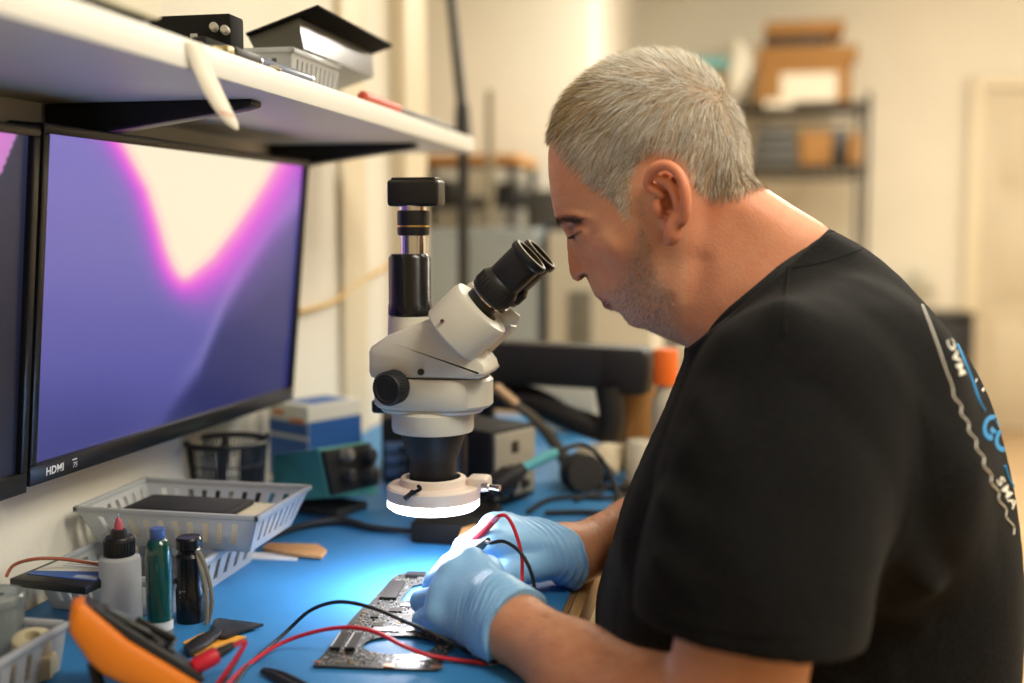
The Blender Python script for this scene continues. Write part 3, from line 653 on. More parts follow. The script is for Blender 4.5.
for u0, v0, a0, b0, h0 in ((.985, .02, .010, .004, .0007), (.01, .03, .006, .004, .0007), (.60, .012, .008, .0035, .0012)):
    m = MB(); chip(m, u0, v0, a0, b0, h0); m.build('copper_tab', M('copper', (.7, .36, .2, 1), .35, .9), brd)
# ---------------------------------------------------------------- small flat things on the mat
wd = M('pale_wood', rgb(186, 140, 92), .6, var=.2, vscale=60, stretch=(1, 6, 1))
def flat_px(name, pts, z, h, mat, label, cat, r=.0008):
    pl = [tuple(onZ(x, y, z)[:2]) for x, y in pts]; m = MB(); m.prism(pl[::-1], (0, 0, z), (1, 0, 0), (0, 1, 0), h, r); o = m.build(name, mat); return tag(o, label, cat)
flat_px('paper_slip', [(237, 559), (238, 554), (300, 553), (297, 561)], MAT, .0015, M('white_paper', rgb(214, 218, 224), .7), 'small white folded paper slip on the mat beside the stacked baskets', 'paper', 0)
flat_px('wooden_stick', [(262, 551), (268, 546), (318, 547), (327, 553), (322, 559), (295, 557)], MAT+.0017, .004, wd, 'flat tan wooden piece on the mat beside the stacked baskets', 'wood')
m = MB(); m.tube([onZ(262, 541, MAT+.003), onZ(300, 527, MAT+.004), onZ(340, 521, MAT+.005), onZ(372, 528, MAT+.004), onZ(415, 531, MAT+.006)], [.003, .006, .008, .006, .003], 10, flat=.7)
tag(m.build('cable', rub), 'thick black cable lying across the mat behind the ring light', 'cable')
flat_px('card_scrap', [(455, 547), (462, 530), (476, 526), (482, 532), (474, 547)], MAT+.0275, .003, wd, 'small tan scrap of card beside the black stand base behind the ring light', 'card')
# ---------------------------------------------------------------- things at the far end of the bench
def obox(mb, p0, p1, depth, h, z0, r=.003):
    """box whose front edge runs p0->p1 on the bench, extending away from the camera"""
    p0, p1 = np.array(p0[:2]), np.array(p1[:2]); u = (p1-p0); w = np.linalg.norm(u); u = u/w; n = np.array([-u[1], u[0]])
    if n@np.array([-.3, 1]) < 0: n = -n
    c = (p0+p1)/2+n*depth/2; rot = Matrix(((u[0], n[0], 0), (u[1], n[1], 0), (0, 0, 1)))
    mb.box((c[0], c[1], z0+h/2), (w, depth, h), rot, r); return u, n, np.append((p0+p1)/2, z0)
def V3(a, z=0): return np.array([a[0], a[1], z])
# soldering station
p0, p1 = onZ(490, 511, MAT), onZ(535, 498, MAT); ss = thing('soldering_station', (p0+p1)/2, 'black soldering station with pale grey front panel behind the ring light', 'soldering station')
m = MB(); u, n, c = obox(m, p0, p1, .15, .098, MAT+.004, .004)
for a in (-.025, .025):
    for b in (.02, .13): m.cyl(V3(c[:2]+u*a+n*b, MAT), V3(c[:2]+u*a+n*b, MAT+.006), .006, n=14)
m.build('case', M('case_dark', (.007, .007, .008, 1), .6, spec=.3), ss)
m = MB(); cp = c+V3(-n*.002, .051); rot = Matrix(((u[0], n[0], 0), (u[1], n[1], 0), (0, 0, 1))); m.box(cp, (np.linalg.norm(p1-p0)-.012, .006, .084), rot, .0015); fp = m.build('front_panel', M('panel_grey', rgb(152, 146, 132), .5, var=.08, vscale=60), ss)
m = MB(); m.box(cp+V3(-n*.003-u*.002, .022), (.014, .003, .015), rot, .001); m.build('display', blkg, fp)
for a, b in ((-.014, -.034), (.016, -.028), (-.012, -.006)):
    m = MB(); q_ = cp+V3(-n*.003+u*a, b); m.lathe([(.0065, 0), (.006, .006), (.0045, .0075), (0, .0075)], q_, V3(-n), 20); m.build('socket', blkp, fp)
m = MB(); m.ball(cp+V3(-n*.0035+u*.008, -.006), .0025, 10); m.build('indicator', M('red_plastic', rgb(190, 40, 40), .4), fp)
# soldering iron with turquoise grip resting in a holder
ir = thing('soldering_iron', P(524, 467, 1.40), 'soldering iron with turquoise grip lying in its black holder', 'soldering iron')
a, b = P(557, 452, 1.40), P(524, 468, 1.38); e = P(488, 492, 1.36)
m = MB(); m.lathe([(.004, 0), (.0062, .002), (.0066, .02), (.0062, np.linalg.norm(a-b)), (.0075, np.linalg.norm(a-b)+.001)], a, b-a, 24); m.build('grip', M('turquoise_grip', rgb(92, 176, 184), .5), ir)
m = MB(); m.tube([b, b+(e-b)*.3, b+(e-b)*.6, e], [.0075, .0115, .0125, .0100], 16); m.build('sleeve', rub, ir)
m = MB(); m.tube([a, P(570, 447, 1.41), P(584, 445, 1.42), P(598, 455, 1.42), P(610, 474, 1.42), P(619, 500, 1.40), onZ(621, 522, MAT+.003), onZ(600, 540, MAT+.003)], .0032, 8); m.build('cord', rub, ir)
ih = thing('iron_holder', onZ(500, 512, MAT), 'black iron holder with slotted cradle in front of the soldering station', 'holder')
hb = onZ(476, 519, MAT)
m = MB(); m.box((hb[0], hb[1], MAT+.006), (.06, .07, .012), RZ(20), .003); m.build('base', rub, ih)
m = MB(); m.tube([hb+[0, 0, .010], hb+[.004, 0, .02], (e+b)/2+[0, 0, -.012]], .0035, 10); m.lathe([(.016, -.012), (.0165, 0), (.016, .012), (.0135, .012), (.0135, -.012)], (e*.6+b*.4), b-e, 28); m.build('cradle', stm, ih)
# hot air wand
m = MB(); hw = thing('hot_air_wand', P(500, 392, 1.60), 'hot air wand with tan nozzle leaning above the soldering station', 'hot air tool')
a, b = P(494, 386, 1.60), P(516, 405, 1.60)
m = MB(); m.lathe([(.005, 0), (.0075, .002), (.0085, np.linalg.norm(b-a))], a, b-a, 20); m.build('nozzle', M('tan_metal', rgb(170, 140, 108), .45, .3), hw)
m = MB(); m.tube([b, P(535, 420, 1.61), P(552, 440, 1.63), P(566, 462, 1.64)], [.006, .0075, .009, .010], 14); m.build('handle', M('grey_brown_grip', rgb(84, 76, 66), .6), hw)
m = MB(); m.tube([P(566, 462, 1.64), onZ(580, 478, MAT+.012), onZ(600, 486, MAT+.006), onZ(640, 490, MAT+.006)], .006, 10); m.build('hose', rub, hw)
# lump behind the iron : round black solder reel on its side
m = MB(); c = onZ(578, 496, MAT); so_ = thing('solder_reel', c, 'round black reel standing on the mat right of the soldering station', 'reel')
m = MB(); ctr = c+np.array([0, .03, .026]); dirr = (.55, -.8, .1)
for t0, t1, R_ in ((-.016, -.013, .026), (.013, .016, .026)): m.lathe([(.008, t0), (R_, t0), (R_, t1), (.008, t1)], ctr, dirr, 36)
m.build('flange', rub, so_); m = MB(); m.lathe([(.021, -.013), (.0215, 0), (.021, .013)], ctr, dirr, 36); m.build('winding', M('dark_winding', rgb(52, 50, 48), .5, bump=.4, bscale=500), so_)
# loose cables on the mat
for nm, pts, lab in (('power_cord', [(528, 512), (548, 500), (575, 497), (604, 498), (640, 494)], 'black power cord running straight across the mat right of the station'),
                     ('loop_cord', [(575, 500), (596, 494), (612, 488), (622, 500), (612, 513), (580, 512), (545, 513)], 'black cord looping on the mat near the right forearm')):
    m = MB(); m.tube([onZ(x, y, MAT+.0035) for x, y in pts], .0034, 8); tag(m.build(nm, rub), lab, 'cord')
# black folding arm behind the microscope
ar = thing('equipment_arm', P(520, 480, 1.82), 'thick black folding equipment arm stretching behind the microscope', 'arm')
a, b = P(478, 360, 1.72), P(648, 369, 1.62); dd = b-a; L_ = np.linalg.norm(dd); dd = dd/L_; yy = np.cross([0, 0, 1], dd); yy /= np.linalg.norm(yy); up = np.cross(dd, yy)
fr_ = Matrix((Vector(dd), Vector(yy), Vector(up))).transposed()
m = MB(); m.box((a+b)/2, (L_, .05, .062), fr_, .006); m.box(b-dd*.03+up*-.004, (.07, .055, .066), fr_, .01); m.build('upper_arm', M('arm_black', (.014, .014, .014, 1), .5), ar)
m = MB(); m.tube([P(608, 388, 1.62), P(611, 420, 1.62), P(606, 440, 1.63)], [.020, .017, .016], 16); m.build('joint', blkp, ar)
m = MB(); m.tube([P(606, 432, 1.64), P(570, 418, 1.66), P(530, 400, 1.70), P(492, 396, 1.74)], [.018, .02, .022, .02], 14); m.build('lower_arm', M('arm_black'), ar)
pb = P(485, 380, 1.76); m = MB(); m.cyl((pb[0], pb[1], MAT), (pb[0], pb[1], pb[2]+.03), .016, n=24); m.cyl((pb[0], pb[1], MAT), (pb[0], pb[1], MAT+.012), .045, n=28, ch=.002); m.build('post', stm, ar)
# white things on and under the arm
def crumple(name, c, r, mat, label, cat, seed, sub=4, amp=.35):
    b = bmesh.new(); bmesh.ops.create_icosphere(b, subdivisions=sub, radius=1); rs = np.random.default_rng(seed)
    D = rs.normal(size=(14, 3)); D /= np.linalg.norm(D, axis=1)[:, None]; O = rs.uniform(.35, .9, 14)
    for v in b.verts:
        p = np.array(v.co); k = np.min(np.where(D@p > 1e-3, O/np.maximum(D@p, 1e-3), 9)); p = p*min(1, k)*(1+amp*.12*math.sin(9*p[0]+5*p[1]+seed)*math.sin(7*p[2]+3*p[1]))
        v.co = Vector((c[0]+p[0]*r[0], c[1]+p[1]*r[1], max(c[2]+p[2]*r[2], c[2]-r[2]*.8)))
    m = MB(); m.bm(b); return tag(m.build(name, mat, ang=25), label, cat)
ppm = M('pale_paper', rgb(206, 196, 172), .75, var=.05, vscale=30)
c = onZ(596, 484, MAT); crumple('paper_bag', (c[0], c[1]+.02, MAT+.034), (.055, .05, .042), ppm, 'crumpled pale paper bag on the bench under the black arm', 'bag', 3)
c = P(572, 440, 2.02); zt_ = P(572, 378, 2.02)[2]; m = MB(); m.prism([(-.055, -.04), (.05, -.04), (.058, .04), (-.058, .04)], (c[0], c[1], MAT), (1, 0, 0), (0, 1, 0), zt_-MAT, .012); tag(m.build('plastic_bin', M('white_wrap', rgb(190, 186, 172), .6)), 'pale plastic bin seen between the two black arm sections', 'bin')
cb = M('cardboard', rgb(178, 132, 78), .8, var=.08, vscale=25)
p0, p1 = onZ(627, 473, MAT), onZ(670, 471, MAT); cbx = thing('cardboard_box', (p0+p1)/2, 'tan open cardboard box behind the bottle with the orange cap', 'box')
m = MB(); u, n, c = obox(m, p0, p1, .08, .125, MAT, .001); m.build('carton', cb, cbx)
rot = Matrix(((u[0], n[0], 0), (u[1], n[1], 0), (0, 0, 1)))
m = MB(); m.box(c+V3(u*-.045+n*.04, .135), (.002, .075, .05), rot @ RY(-40)); m.build('flap', cb, cbx)
c = onZ(664, 481, MAT); bt = thing('capped_bottle', c, 'pale bottle with bright orange cap near the man\'s chest', 'bottle'); zt = lambda y: onY(664, y, c[1])[2]-MAT
m = MB(); m.lathe([(.0185, 0), (.0195, .003), (.0195, zt(408)), (.017, zt(398)), (.013, zt(392)), (.013, zt(382))], c, n=28); m.build('bottle_body', M('bottle_grey', rgb(188, 184, 166), .45), bt)
m = MB(); m.lathe([(.0178, zt(384)), (.0182, zt(382)), (.0172, zt(352)), (.0155, zt(349)), (0, zt(348.5))], c, n=28); m.build('cap', M('orange_cap', rgb(238, 112, 34), .45), bt)
c = onZ(640, 482, MAT); m = MB(); m.lathe([(.02, 0), (.021, .002), (.021, .055), (.019, .06), (.012, .062), (0, .062)], c, n=28); tag(m.build('small_pot', M('pale_pot', rgb(204, 198, 178), .5)), 'short pale pot standing in front of the cardboard box', 'pot')
# dark box with blue-grey drawers behind the lens
p0, p1 = onZ(382, 482, MAT), onZ(466, 480, MAT); pk = thing('drawer_unit', (p0+p1)/2, 'small black drawer unit with blue-grey drawers behind the microscope lens', 'drawers')
m = MB(); u, n, c = obox(m, p0, p1, .12, .092, MAT, .004); m.build('case', M('case_dark'), pk)
rot = Matrix(((u[0], n[0], 0), (u[1], n[1], 0), (0, 0, 1))); w = np.linalg.norm(p1-p0)
for i in range(3):
    for sgn in (-1, 1):
        m = MB(); m.box(c+V3(u*sgn*w*.24-n*.001, .014+.018*i), (w*.44, .006, .014), rot, .001); dr = m.build('drawer', M('drawer_blue', rgb(84, 108, 146), .4), pk)
        m = MB(); m.box(c+V3(u*sgn*w*.24-n*.006, .014+.018*i), (.016, .006, .004), rot, .001); m.build('pull', blkp, dr)
# bench instrument with teal case
p0, p1 = onZ(326, 503, MAT), onZ(374, 497, MAT); bi = thing('bench_instrument', (p0+p1)/2, 'tilted teal instrument with black knobbed front beside the wall', 'instrument')
A0, A1 = P(274, 456, 1.42), P(318, 449, 1.36); B1, B0 = P(328, 497, 1.37), P(272, 503, 1.43); C1, D1 = P(366, 441, 1.46), P(378, 494, 1.46)
Bk = (A0-A1)
hexa = [A0, A1, B1, B0, A0+(C1-A1), C1, D1, B0+(D1-B1)]
m = MB(); m.add(hexa, [(0, 1, 2, 3), (1, 5, 6, 2), (5, 4, 7, 6), (4, 0, 3, 7), (0, 4, 5, 1), (3, 2, 6, 7)]); bm_ = bmesh.new(); me_ = None
m.build('case', M('teal_case', rgb(74, 146, 138), .5), bi)
fc = lambda a, b: A1+(C1-A1)*a+(B1-A1)*b; fn = np.cross(C1-A1, B1-A1); fn /= np.linalg.norm(fn); fn = fn if fn@(CAM-A1) > 0 else -fn
m = MB(); q4 = [fc(.02, .05), fc(.98, .05), fc(.98, .97), fc(.02, .97)]; m.add([x+fn*.0005 for x in q4]+[x+fn*.008 for x in q4], [(0, 1, 2, 3), (4, 5, 6, 7), (0, 1, 5, 4), (1, 2, 6, 5), (2, 3, 7, 6), (3, 0, 4, 7)]); fpn = m.build('front_panel', blkp, bi)
for a, b, r_ in ((.35, .2, .008), (.8, .3, .011), (.75, .72, .012), (.3, .65, .009)):
    m = MB(); m.lathe([(r_, 0), (r_*.92, .012), (r_*.7, .014), (0, .014)], fc(a, b)+fn*.008, fn, 22); m.build('knob', rub if r_ > .0085 else M('knob_grey', rgb(120, 116, 104), .4), fpn)
ct = B0+(B1-B0)*.5+(D1-B1)*.5
m = MB(); m.box((ct[0], ct[1], (MAT+ct[2])/2-.002), (.09, .06, max(.01, ct[2]-MAT-.008)), RZ(-20), .002); m.build('foot_stand', rub, bi)
# glove box
p0, p1 = onX(272, 470, -.60), None
gx0, gy0 = onZ(274, 484, MAT)[:2]
gb = thing('glove_box', (gx0, gy0, MAT), 'white and blue cardboard glove box against the wall behind the teal instrument', 'box')
ctr_ = P(308, 440, 1.60); rot = RZ(-28); e_ = rot @ Vector((1, 0, 0)); f_ = rot @ Vector((0, 1, 0)); gzt = P(308, 402, 1.6)[2]; H = gzt-MAT; gc = Vector((ctr_[0], ctr_[1]+.03, MAT))
m = MB(); m.box(gc+Vector((0, 0, H/2)), (.085, .10, H), rot, .0015); m.build('carton', M('carton_white', rgb(206, 204, 196), .6), gb)
m = MB(); blu = M('carton_blue', rgb(44, 92, 160), .55)
m.box(gc+Vector((0, 0, H*.70))-f_*.0503, (.083, .001, H*.16), rot); m.box(gc+Vector((0, 0, H*.32))-f_*.0503, (.083, .001, H*.5), rot); m.box(gc+Vector((0, 0, H*.5))+e_*.0428, (.001, .098, H*.6), rot)
m.box(gc+Vector((0, 0, H+.0004))+e_*.008, (.052, .070, .001), rot); m.build('blue_print', blu, gb)
m = MB(); m.box(gc+Vector((0, 0, H*.80))-f_*.0506+e_*.02, (.03, .001, H*.06), rot); m.box(gc+Vector((0, 0, H*.88))-f_*.0506-e_*.02, (.022, .001, H*.06), rot); m.build('orange_print', M('carton_orange', rgb(206, 120, 72), .6), gb)
# pen pot with tools
c = P(228, 470, 1.40); px_, py_ = c[0], c[1]; pz = P(228, 441, 1.40)[2]
pp_ = thing('pen_pot', (px_, py_, MAT), 'black wire pen pot holding dark tools under the large monitor', 'pen pot')
m = MB()
for i in range(64):
    a_ = 2*PI*i/64; m.tube([(px_+.040*math.cos(a_), py_+.040*math.sin(a_), MAT+.002), (px_+.048*math.cos(a_), py_+.048*math.sin(a_), pz)], .0011, 6, raw=True)
for z_, r_ in ((MAT+.003, .040), (MAT+.04, .0433), (pz-.025, .046)): m.tube([(px_+r_*math.cos(a_), py_+r_*math.sin(a_), z_) for a_ in np.linspace(0, 2*PI, 30)[:-1]], .0011, 6, closed=True, raw=True)
m.build('wire_cage', blkp, pp_)
m = MB(); m.tube([(px_+.048*math.cos(a_), py_+.048*math.sin(a_), pz) for a_ in np.linspace(0, 2*PI, 40)[:-1]], .0035, 8, closed=True, raw=True); m.build('rim', blkp, pp_)
m = MB(); m.cyl((px_, py_, MAT), (px_, py_, MAT+.003), .041, n=30); m.build('bottom', blkp, pp_)
for nm, a_, b_, r_, lab in (('marker', (px_-.006, py_-.02, MAT+.006), P(226, 436, 1.37), .0065, 'thick black marker standing upright in the pen pot'),
                        ('pliers', (px_+.01, py_, MAT+.006), P(268, 433, 1.40), .005, 'dark long tool leaning right out of the pen pot'),
                        ('brush', (px_+.018, py_+.01, MAT+.006), P(246, 446, 1.43), .009, 'dark thick handled brush leaning in the pen pot')):
    m = MB(); a_, b_ = np.array(a_), np.array(b_); m.tube([a_, a_*.6+b_*.4, a_*.2+b_*.8, b_], [r_*.7, r_, r_, r_*.5], 12); tag(m.build(nm, rub), lab, 'tool')
# yellow cord hanging along the wall
m = MB(); m.tube([onX(300, 311, WX+.012), onX(318, 307, WX+.010), onX(340, 298, WX+.010), onX(352, 286, WX+.010), onX(372, 275, WX+.010), onX(389, 265, WX+.012), onX(402, 256, WX+.012)], .0032, 8)
tag(m.build('cord', M('yellow_cord', rgb(222, 176, 84), .5)), 'yellow cord running up the wall behind the microscope camera', 'cord')
# ---------------------------------------------------------------- things on the wall shelf
def sx_(x, y, X): return onX(x, y, X)
q1 = sx_(163, 20, -.425); q0 = sx_(60, -10, -.425)
m = MB(); m.box2((-.60, .45, ST+.012), (-.425, q1[1], ST+.10), .003); wb = thing('white_box', (-.5, .6, ST), 'white box at the near end of the shelf, cut off by the top edge', 'box'); m.build('carton', M('box_white', rgb(222, 216, 196), .6), wb)
m = MB(); m.box2((-.59, .46, ST), (-.433, q1[1]-.006, ST+.012), .001); m.build('dark_base', blkp, wb)
Yd = sx_(231, 45, -.462)[1]; zt = onY(200, 14, Yd)[2]; xl_ = onY(168, 30, Yd)[0]-.05
m = MB(); bd = thing('black_device', (-.5, Yd, ST), 'black boxy device with two pale jacks beside the white box on the shelf', 'device')
m.box2((xl_, Yd, ST), (-.462, Yd+.030, zt), .003); m.build('case', M('device_black', (.007, .007, .007, 1), .75, spec=.2), bd)
for x_, y_ in ((215, 28), (226, 31)):
    m = MB(); c = onY(x_, y_, Yd); m.lathe([(.004, 0), (.004, .006), (.003, .008), (0, .008)], c, (.2, -1, .1), 16); m.build('jack', M('jack_pale', rgb(176, 172, 160), .4), bd)
m = MB(); c = onY(194, 37, Yd); m.box((c[0], c[1]-.0, c[2]), (.007, .002, .006), None, .0005); m.build('port', M('port_grey', rgb(170, 168, 160), .4), bd)
y0, y1 = sx_(204, 42, -.438)[1], sx_(274, 60, -.438)[1]
m = MB(); m.box2((-.450, y0, ST), (-.436, y1, ST+.016), .002); bar = thing('flat_bar', (-.44, y0, ST), 'dark grey flat bar lying near the front of the shelf', 'bar'); m.build('body', M('bar_dark', (.016, .016, .016, 1), .7, spec=.25), bar)
m = MB(); m.box2((-.4505, y0+.055, ST), (-.4355, y0+.058, ST+.0165)); m.build('seam', blkp, bar)
y0, y1 = sx_(210, 54, -.420)[1], sx_(258, 66, -.420)[1]
cn = thing('connector_board', (-.42, y0, ST), 'little loose connector board with gold parts on the shelf edge', 'circuit board')
m = MB(); m.box2((-.432, y0, ST), (-.414, y1, ST+.0014)); m.build('board', pcbm, cn)
m = MB(); m.box2((-.430, y0+.026, ST+.0014), (-.417, y0+.040, ST+.008), .0006); m.box2((-.428, y0+.003, ST+.0014), (-.418, y0+.018, ST+.004)); m.build('gold_socket', M('pale_gold', rgb(188, 172, 128), .35, .5), cn)
m = MB(); m.box2((-.427, y0+.041, ST+.0014), (-.416, y1, ST+.009), .0006); m.build('black_socket', blkp, cn)
a, b = sx_(256, 58, -.424), sx_(309, 78, -.424); pn = thing('metal_tube', (a+b)/2, 'short blue-grey tube lying along the shelf edge', 'tube')
m = MB(); m.lathe([(.0045, 0), (.0052, .001), (.0052, b[1]-a[1])], (-.424, a[1], ST+.0054), (0, 1, 0), 20); m.build('tube', M('tube_blue', rgb(112, 122, 146), .3), pn)
m = MB(); m.lathe([(.0054, -.006), (.0054, .004)], (-.424, a[1], ST+.0054), (0, 1, 0), 20); m.lathe([(.0054, b[1]-a[1]-.003), (.0054, b[1]-a[1]+.003)], (-.424, a[1], ST+.0054), (0, 1, 0), 20); m.build('end_cap', solder, pn)
c = sx_(276, 71, -.413); m = MB(); m.lathe([(.0075, 0), (.0075, .001), (.004, .004), (0, .0045)], (-.4155, c[1], ST), (0, 0, 1), 20); tag(m.build('washer', M('pale_metal', rgb(210, 206, 190), .25, .6)), 'tiny bright disc on the shelf edge in front of the blue-grey tube', 'disc')
# clear slotted basket and the dark-lidded clear tray on top of it
y0, y1 = sx_(287, 60, -.455)[1]+.02, sx_(335, 80, -.455)[1]
basket('slotted_basket', (-.60, y0-.02), (-.450, y1), ST, ST+.040, .005, 'milky slotted plastic basket standing on the wall shelf under a tilted tray', 'milky plastic baskets', wallslots=(8, 9))
A = sx_(298, 18, -.462); B = sx_(372, 53, -.462); xp = onY(321, 9, A[1])-A; ov = np.linalg.norm(xp); xp = xp/ov; wl = np.linalg.norm(onY(250, 41, A[1])-A); yd = np.array([0, 1.0, 0]); Ld = B[1]-A[1]; nn = np.cross(xp, yd); nn = nn if nn[2] > 0 else -nn
tr = thing('lidded_tray', A, 'clear plastic tray with black lid tilted on top of the shelf basket', 'tray')
rot = Matrix((Vector(xp), Vector(yd), Vector(np.cross(xp, yd)))).transposed()
m = MB(); m.box(A+xp*(ov-wl)/2+yd*Ld/2+nn*.002, (wl+ov, Ld+.012, .004), rot, .001); m.build('lid', M('lid_black', (.006, .006, .006, 1), .85, spec=.1), tr)
m = MB(); q_ = lambda a, b, c: A+xp*a+yd*b-nn*c
tp = [q_(-wl, 0, 0), q_(0, 0, 0), q_(0, Ld, 0), q_(-wl, Ld, 0)]; bt_ = [q_(-wl+.004, .006, .030), q_(-.006, .006, .030), q_(-.006, Ld-.006, .030), q_(-wl+.004, Ld-.006, .030)]
m.add(tp+bt_, [(4, 5, 6, 7)]+[(i, (i+1) % 4, (i+1) % 4+4, i+4) for i in range(4)]); m.build('clear_body', plastic_clear('smoky_clear', rgb(170, 168, 158), .35), tr, solid=.0015, flat=True)
# red handled craft knife on the shelf edge
a, b, c = sx_(362, 101, -.425), sx_(397, 113, -.425), sx_(452, 130, -.425); kn = thing('screwdriver', (a+b)/2, 'red and black screwdriver lying along the far shelf edge', 'screwdriver')
zk = ST+.0075
m = MB(); m.lathe([(.004, 0), (.0068, .003), (.0072, .02), (.0060, b[1]-a[1]-.006), (.0068, b[1]-a[1])], (-.425, a[1], zk), (0, 1, 0), 20); m.build('handle', M('red_handle', rgb(196, 82, 58), .45), kn); 
m = MB(); m.lathe([(.0060, b[1]-a[1]), (.0052, (b[1]-a[1])+.01), (.0045, c[1]-a[1]-.012), (.0052, c[1]-a[1]-.01), (.005, c[1]-a[1]), (0, c[1]-a[1]+.001)], (-.425, a[1], zk-.001), (0, 1, 0), 18); m.build('shaft', blkp, kn); kn.name = 'screwdriver'
# paper strip hanging over the shelf edge
cl = [(192, 42, -.409), (199, 60, -.406), (210, 85, -.400), (221, 106, -.394), (231, 122, -.389), (237, 130, -.386)]; wd_ = [.0135, .013, .0125, .0105, .0075, .001]
m = MB(); vs = []; fs = []
cl2 = smooth_path([sx_(x, y, X) for x, y, X in cl], 5); wi = np.interp(np.linspace(0, 1, len(cl2)), np.linspace(0, 1, 6), wd_)
for i, (p, w) in enumerate(zip(cl2, wi)):
    sd_ = np.array([.12+.3*i/len(cl2), 1, .10]); sd_ /= np.linalg.norm(sd_); vs += [p-sd_*w*.95, p+sd_*w*.95]
for i in range(len(cl2)-1): fs.append((2*i, 2*i+1, 2*i+3, 2*i+2))
st_ = thing('paper_strip', cl2[0], 'white paper tag strip hanging down over the shelf edge', 'paper')
m.add(vs, fs); m.add([cl2[0]+np.array([-.001, -.013, 0]), cl2[0]+np.array([-.001, .013, 0]), cl2[0]+np.array([-.03, .013, .011]), cl2[0]+np.array([-.03, -.013, .011])], [(0, 1, 2, 3)])
m.build('strip', M('strip_paper', rgb(232, 226, 210), .7), st_, solid=.0004)
m = MB(); c_ = cl2[17]
k_ = np.array([.35, 1, .1]); k_ /= np.linalg.norm(k_); dn = cl2[18]-cl2[16]; dn /= np.linalg.norm(dn)
put_text(m, 'xmas', .0075, c_+np.array([.0012, -.0004, 0]), k_*.96-dn*-.25, -dn, shear=.2); m.v = [tuple(np.array(v_)) for v_ in m.v]
m.build('red_mark', M('red_ink', rgb(222, 120, 92), .7), st_)
# ---------------------------------------------------------------- far room, left side
wood2 = M('shelf_wood', rgb(180, 126, 62), .55, var=.1, vscale=10); gpan = M('cabinet_grey', rgb(160, 168, 172), .5, var=.04, vscale=3); wpan = M('cabinet_white', rgb(208, 202, 186), .5, var=.03, vscale=3)
# light pole
pb = P(462, 180, 2.45); pl_ = thing('lamp_stand', (pb[0], pb[1], 0), 'tall black pole stand leaning up past the far end of the shelf', 'stand')
m = MB(); m.cyl((pb[0], pb[1], 0), P(463, 130, 2.45), .012, n=20)
for i in range(3):
    a_ = 2*PI*i/3+.4; m.tube([(pb[0], pb[1], .30), (pb[0]+.12*math.cos(a_), pb[1]+.12*math.sin(a_), .10), (pb[0]+.24*math.cos(a_), pb[1]+.24*math.sin(a_), .012)], .009, 8)
m.build('post', blkp, pl_)
m = MB(); m.cyl(P(463, 140, 2.45), P(462, 104, 2.45), .019, .015, 20, ch=.003); m.build('clamp', blkp, pl_)
m = MB(); m.cyl(P(462, 108, 2.45), P(449, -22, 2.45), .0115, .010, 16); m.build('upper_rod', blkp, pl_)
m = MB(); m.lathe([(.012, 0), (.05, .02), (.055, .06), (.0, .062)], P(449, -24, 2.45), (.2, -.3, 1), 24); m.build('lamp_head', blkp, pl_)
# rack with wooden top
Yr = 4.1
def rx(x): return onY(x, 200, Yr)[0]
def rz(y): return onY(470, y, Yr)[2]
rk = thing('side_rack', (rx(450), Yr, 0), 'dark rack with wooden top board against the far left wall', 'rack')
xl, xr = rx(398), rx(518)
for x_ in (xl+.02, xr-.02):
    for y_ in (Yr, Yr+.40):
        m = MB(); m.box2((x_-.015, y_-.015, 0), (x_+.015, y_+.015, rz(160)), .003); m.build('post', stm, rk)
for z_, mt_2, nm in ((rz(159), wood2, 'top_board'), (rz(203), stm, 'shelf'), (rz(300), stm, 'shelf')):
    m = MB(); m.box2((xl, Yr-.02, z_-.016), (xr, Yr+.42, z_+.016), .002); m.build(nm, mt_2, rk)
for i, (x0, x1, y0, y1, mt_3, lab) in enumerate(((414, 446, 178, 201, blkp, 'black case on the side rack shelf behind the microscope camera'), (468, 485, 172, 201, wpan, 'narrow pale box on the side rack shelf between dark ones'), (494, 514, 182, 201, blkp, 'small black case at the right end of the side rack shelf'))):
    m = MB(); m.box2((rx(x0), Yr+.02, rz(203)+.0165), (rx(x1), Yr+.22, rz(y0)), .006); tag(m.build('storage_case', mt_3), lab, 'case')
m = MB(); m.box2((rx(523), Yr+.05, 0), (rx(566), Yr+.40, rz(190)), .004); tag(m.build('dark_cupboard', M('cupboard_dark', rgb(58, 56, 52), .6)), 'low dark cupboard behind the right end of the side rack', 'cupboard')
m = MB(); pz_ = P(490, 200, 3.3); m.cyl((pz_[0], pz_[1], 0), (pz_[0], pz_[1], P(490, 92, 3.3)[2]), .011, n=18); m.cyl((pz_[0], pz_[1], 0), (pz_[0], pz_[1], .02), .10, n=28, ch=.004); tag(m.build('grey_pole', M('pole_grey', rgb(150, 142, 122), .45, .3)), 'plain grey pole standing behind the microscope, right of the black stand', 'pole')
# grey and white cabinets behind the bench
Yg = 2.75
gx0, gx1 = onY(404, 280, Yg)[0], onY(536, 280, Yg)[0]; gt = onY(470, 228, Yg)[2]
gc_ = thing('grey_cabinet', (gx0, Yg, 0), 'blue-grey metal cabinet standing behind the far end of the bench', 'cabinet')
m = MB(); m.box2((gx0, Yg, .02), (gx1, Yg+.34, gt), .006); m.build('body', gpan, gc_)
m = MB(); m.box2((gx0+.015, Yg-.014, .06), ((gx0+gx1)/2-.002, Yg-.001, gt-.02), .003); m.build('door', gpan, gc_); m = MB(); m.box2(((gx0+gx1)/2+.002, Yg-.014, .06), (gx1-.015, Yg-.001, gt-.02), .003); m.build('door', gpan, gc_)
wx0, wx1 = onY(546, 280, Yg)[0], onY(652, 280, Yg)[0]; wt = onY(600, 231, Yg)[2]
wc_ = thing('white_cabinet', (wx0, Yg, 0), 'off-white equipment cabinet with grey vent beside the blue-grey one', 'cabinet')
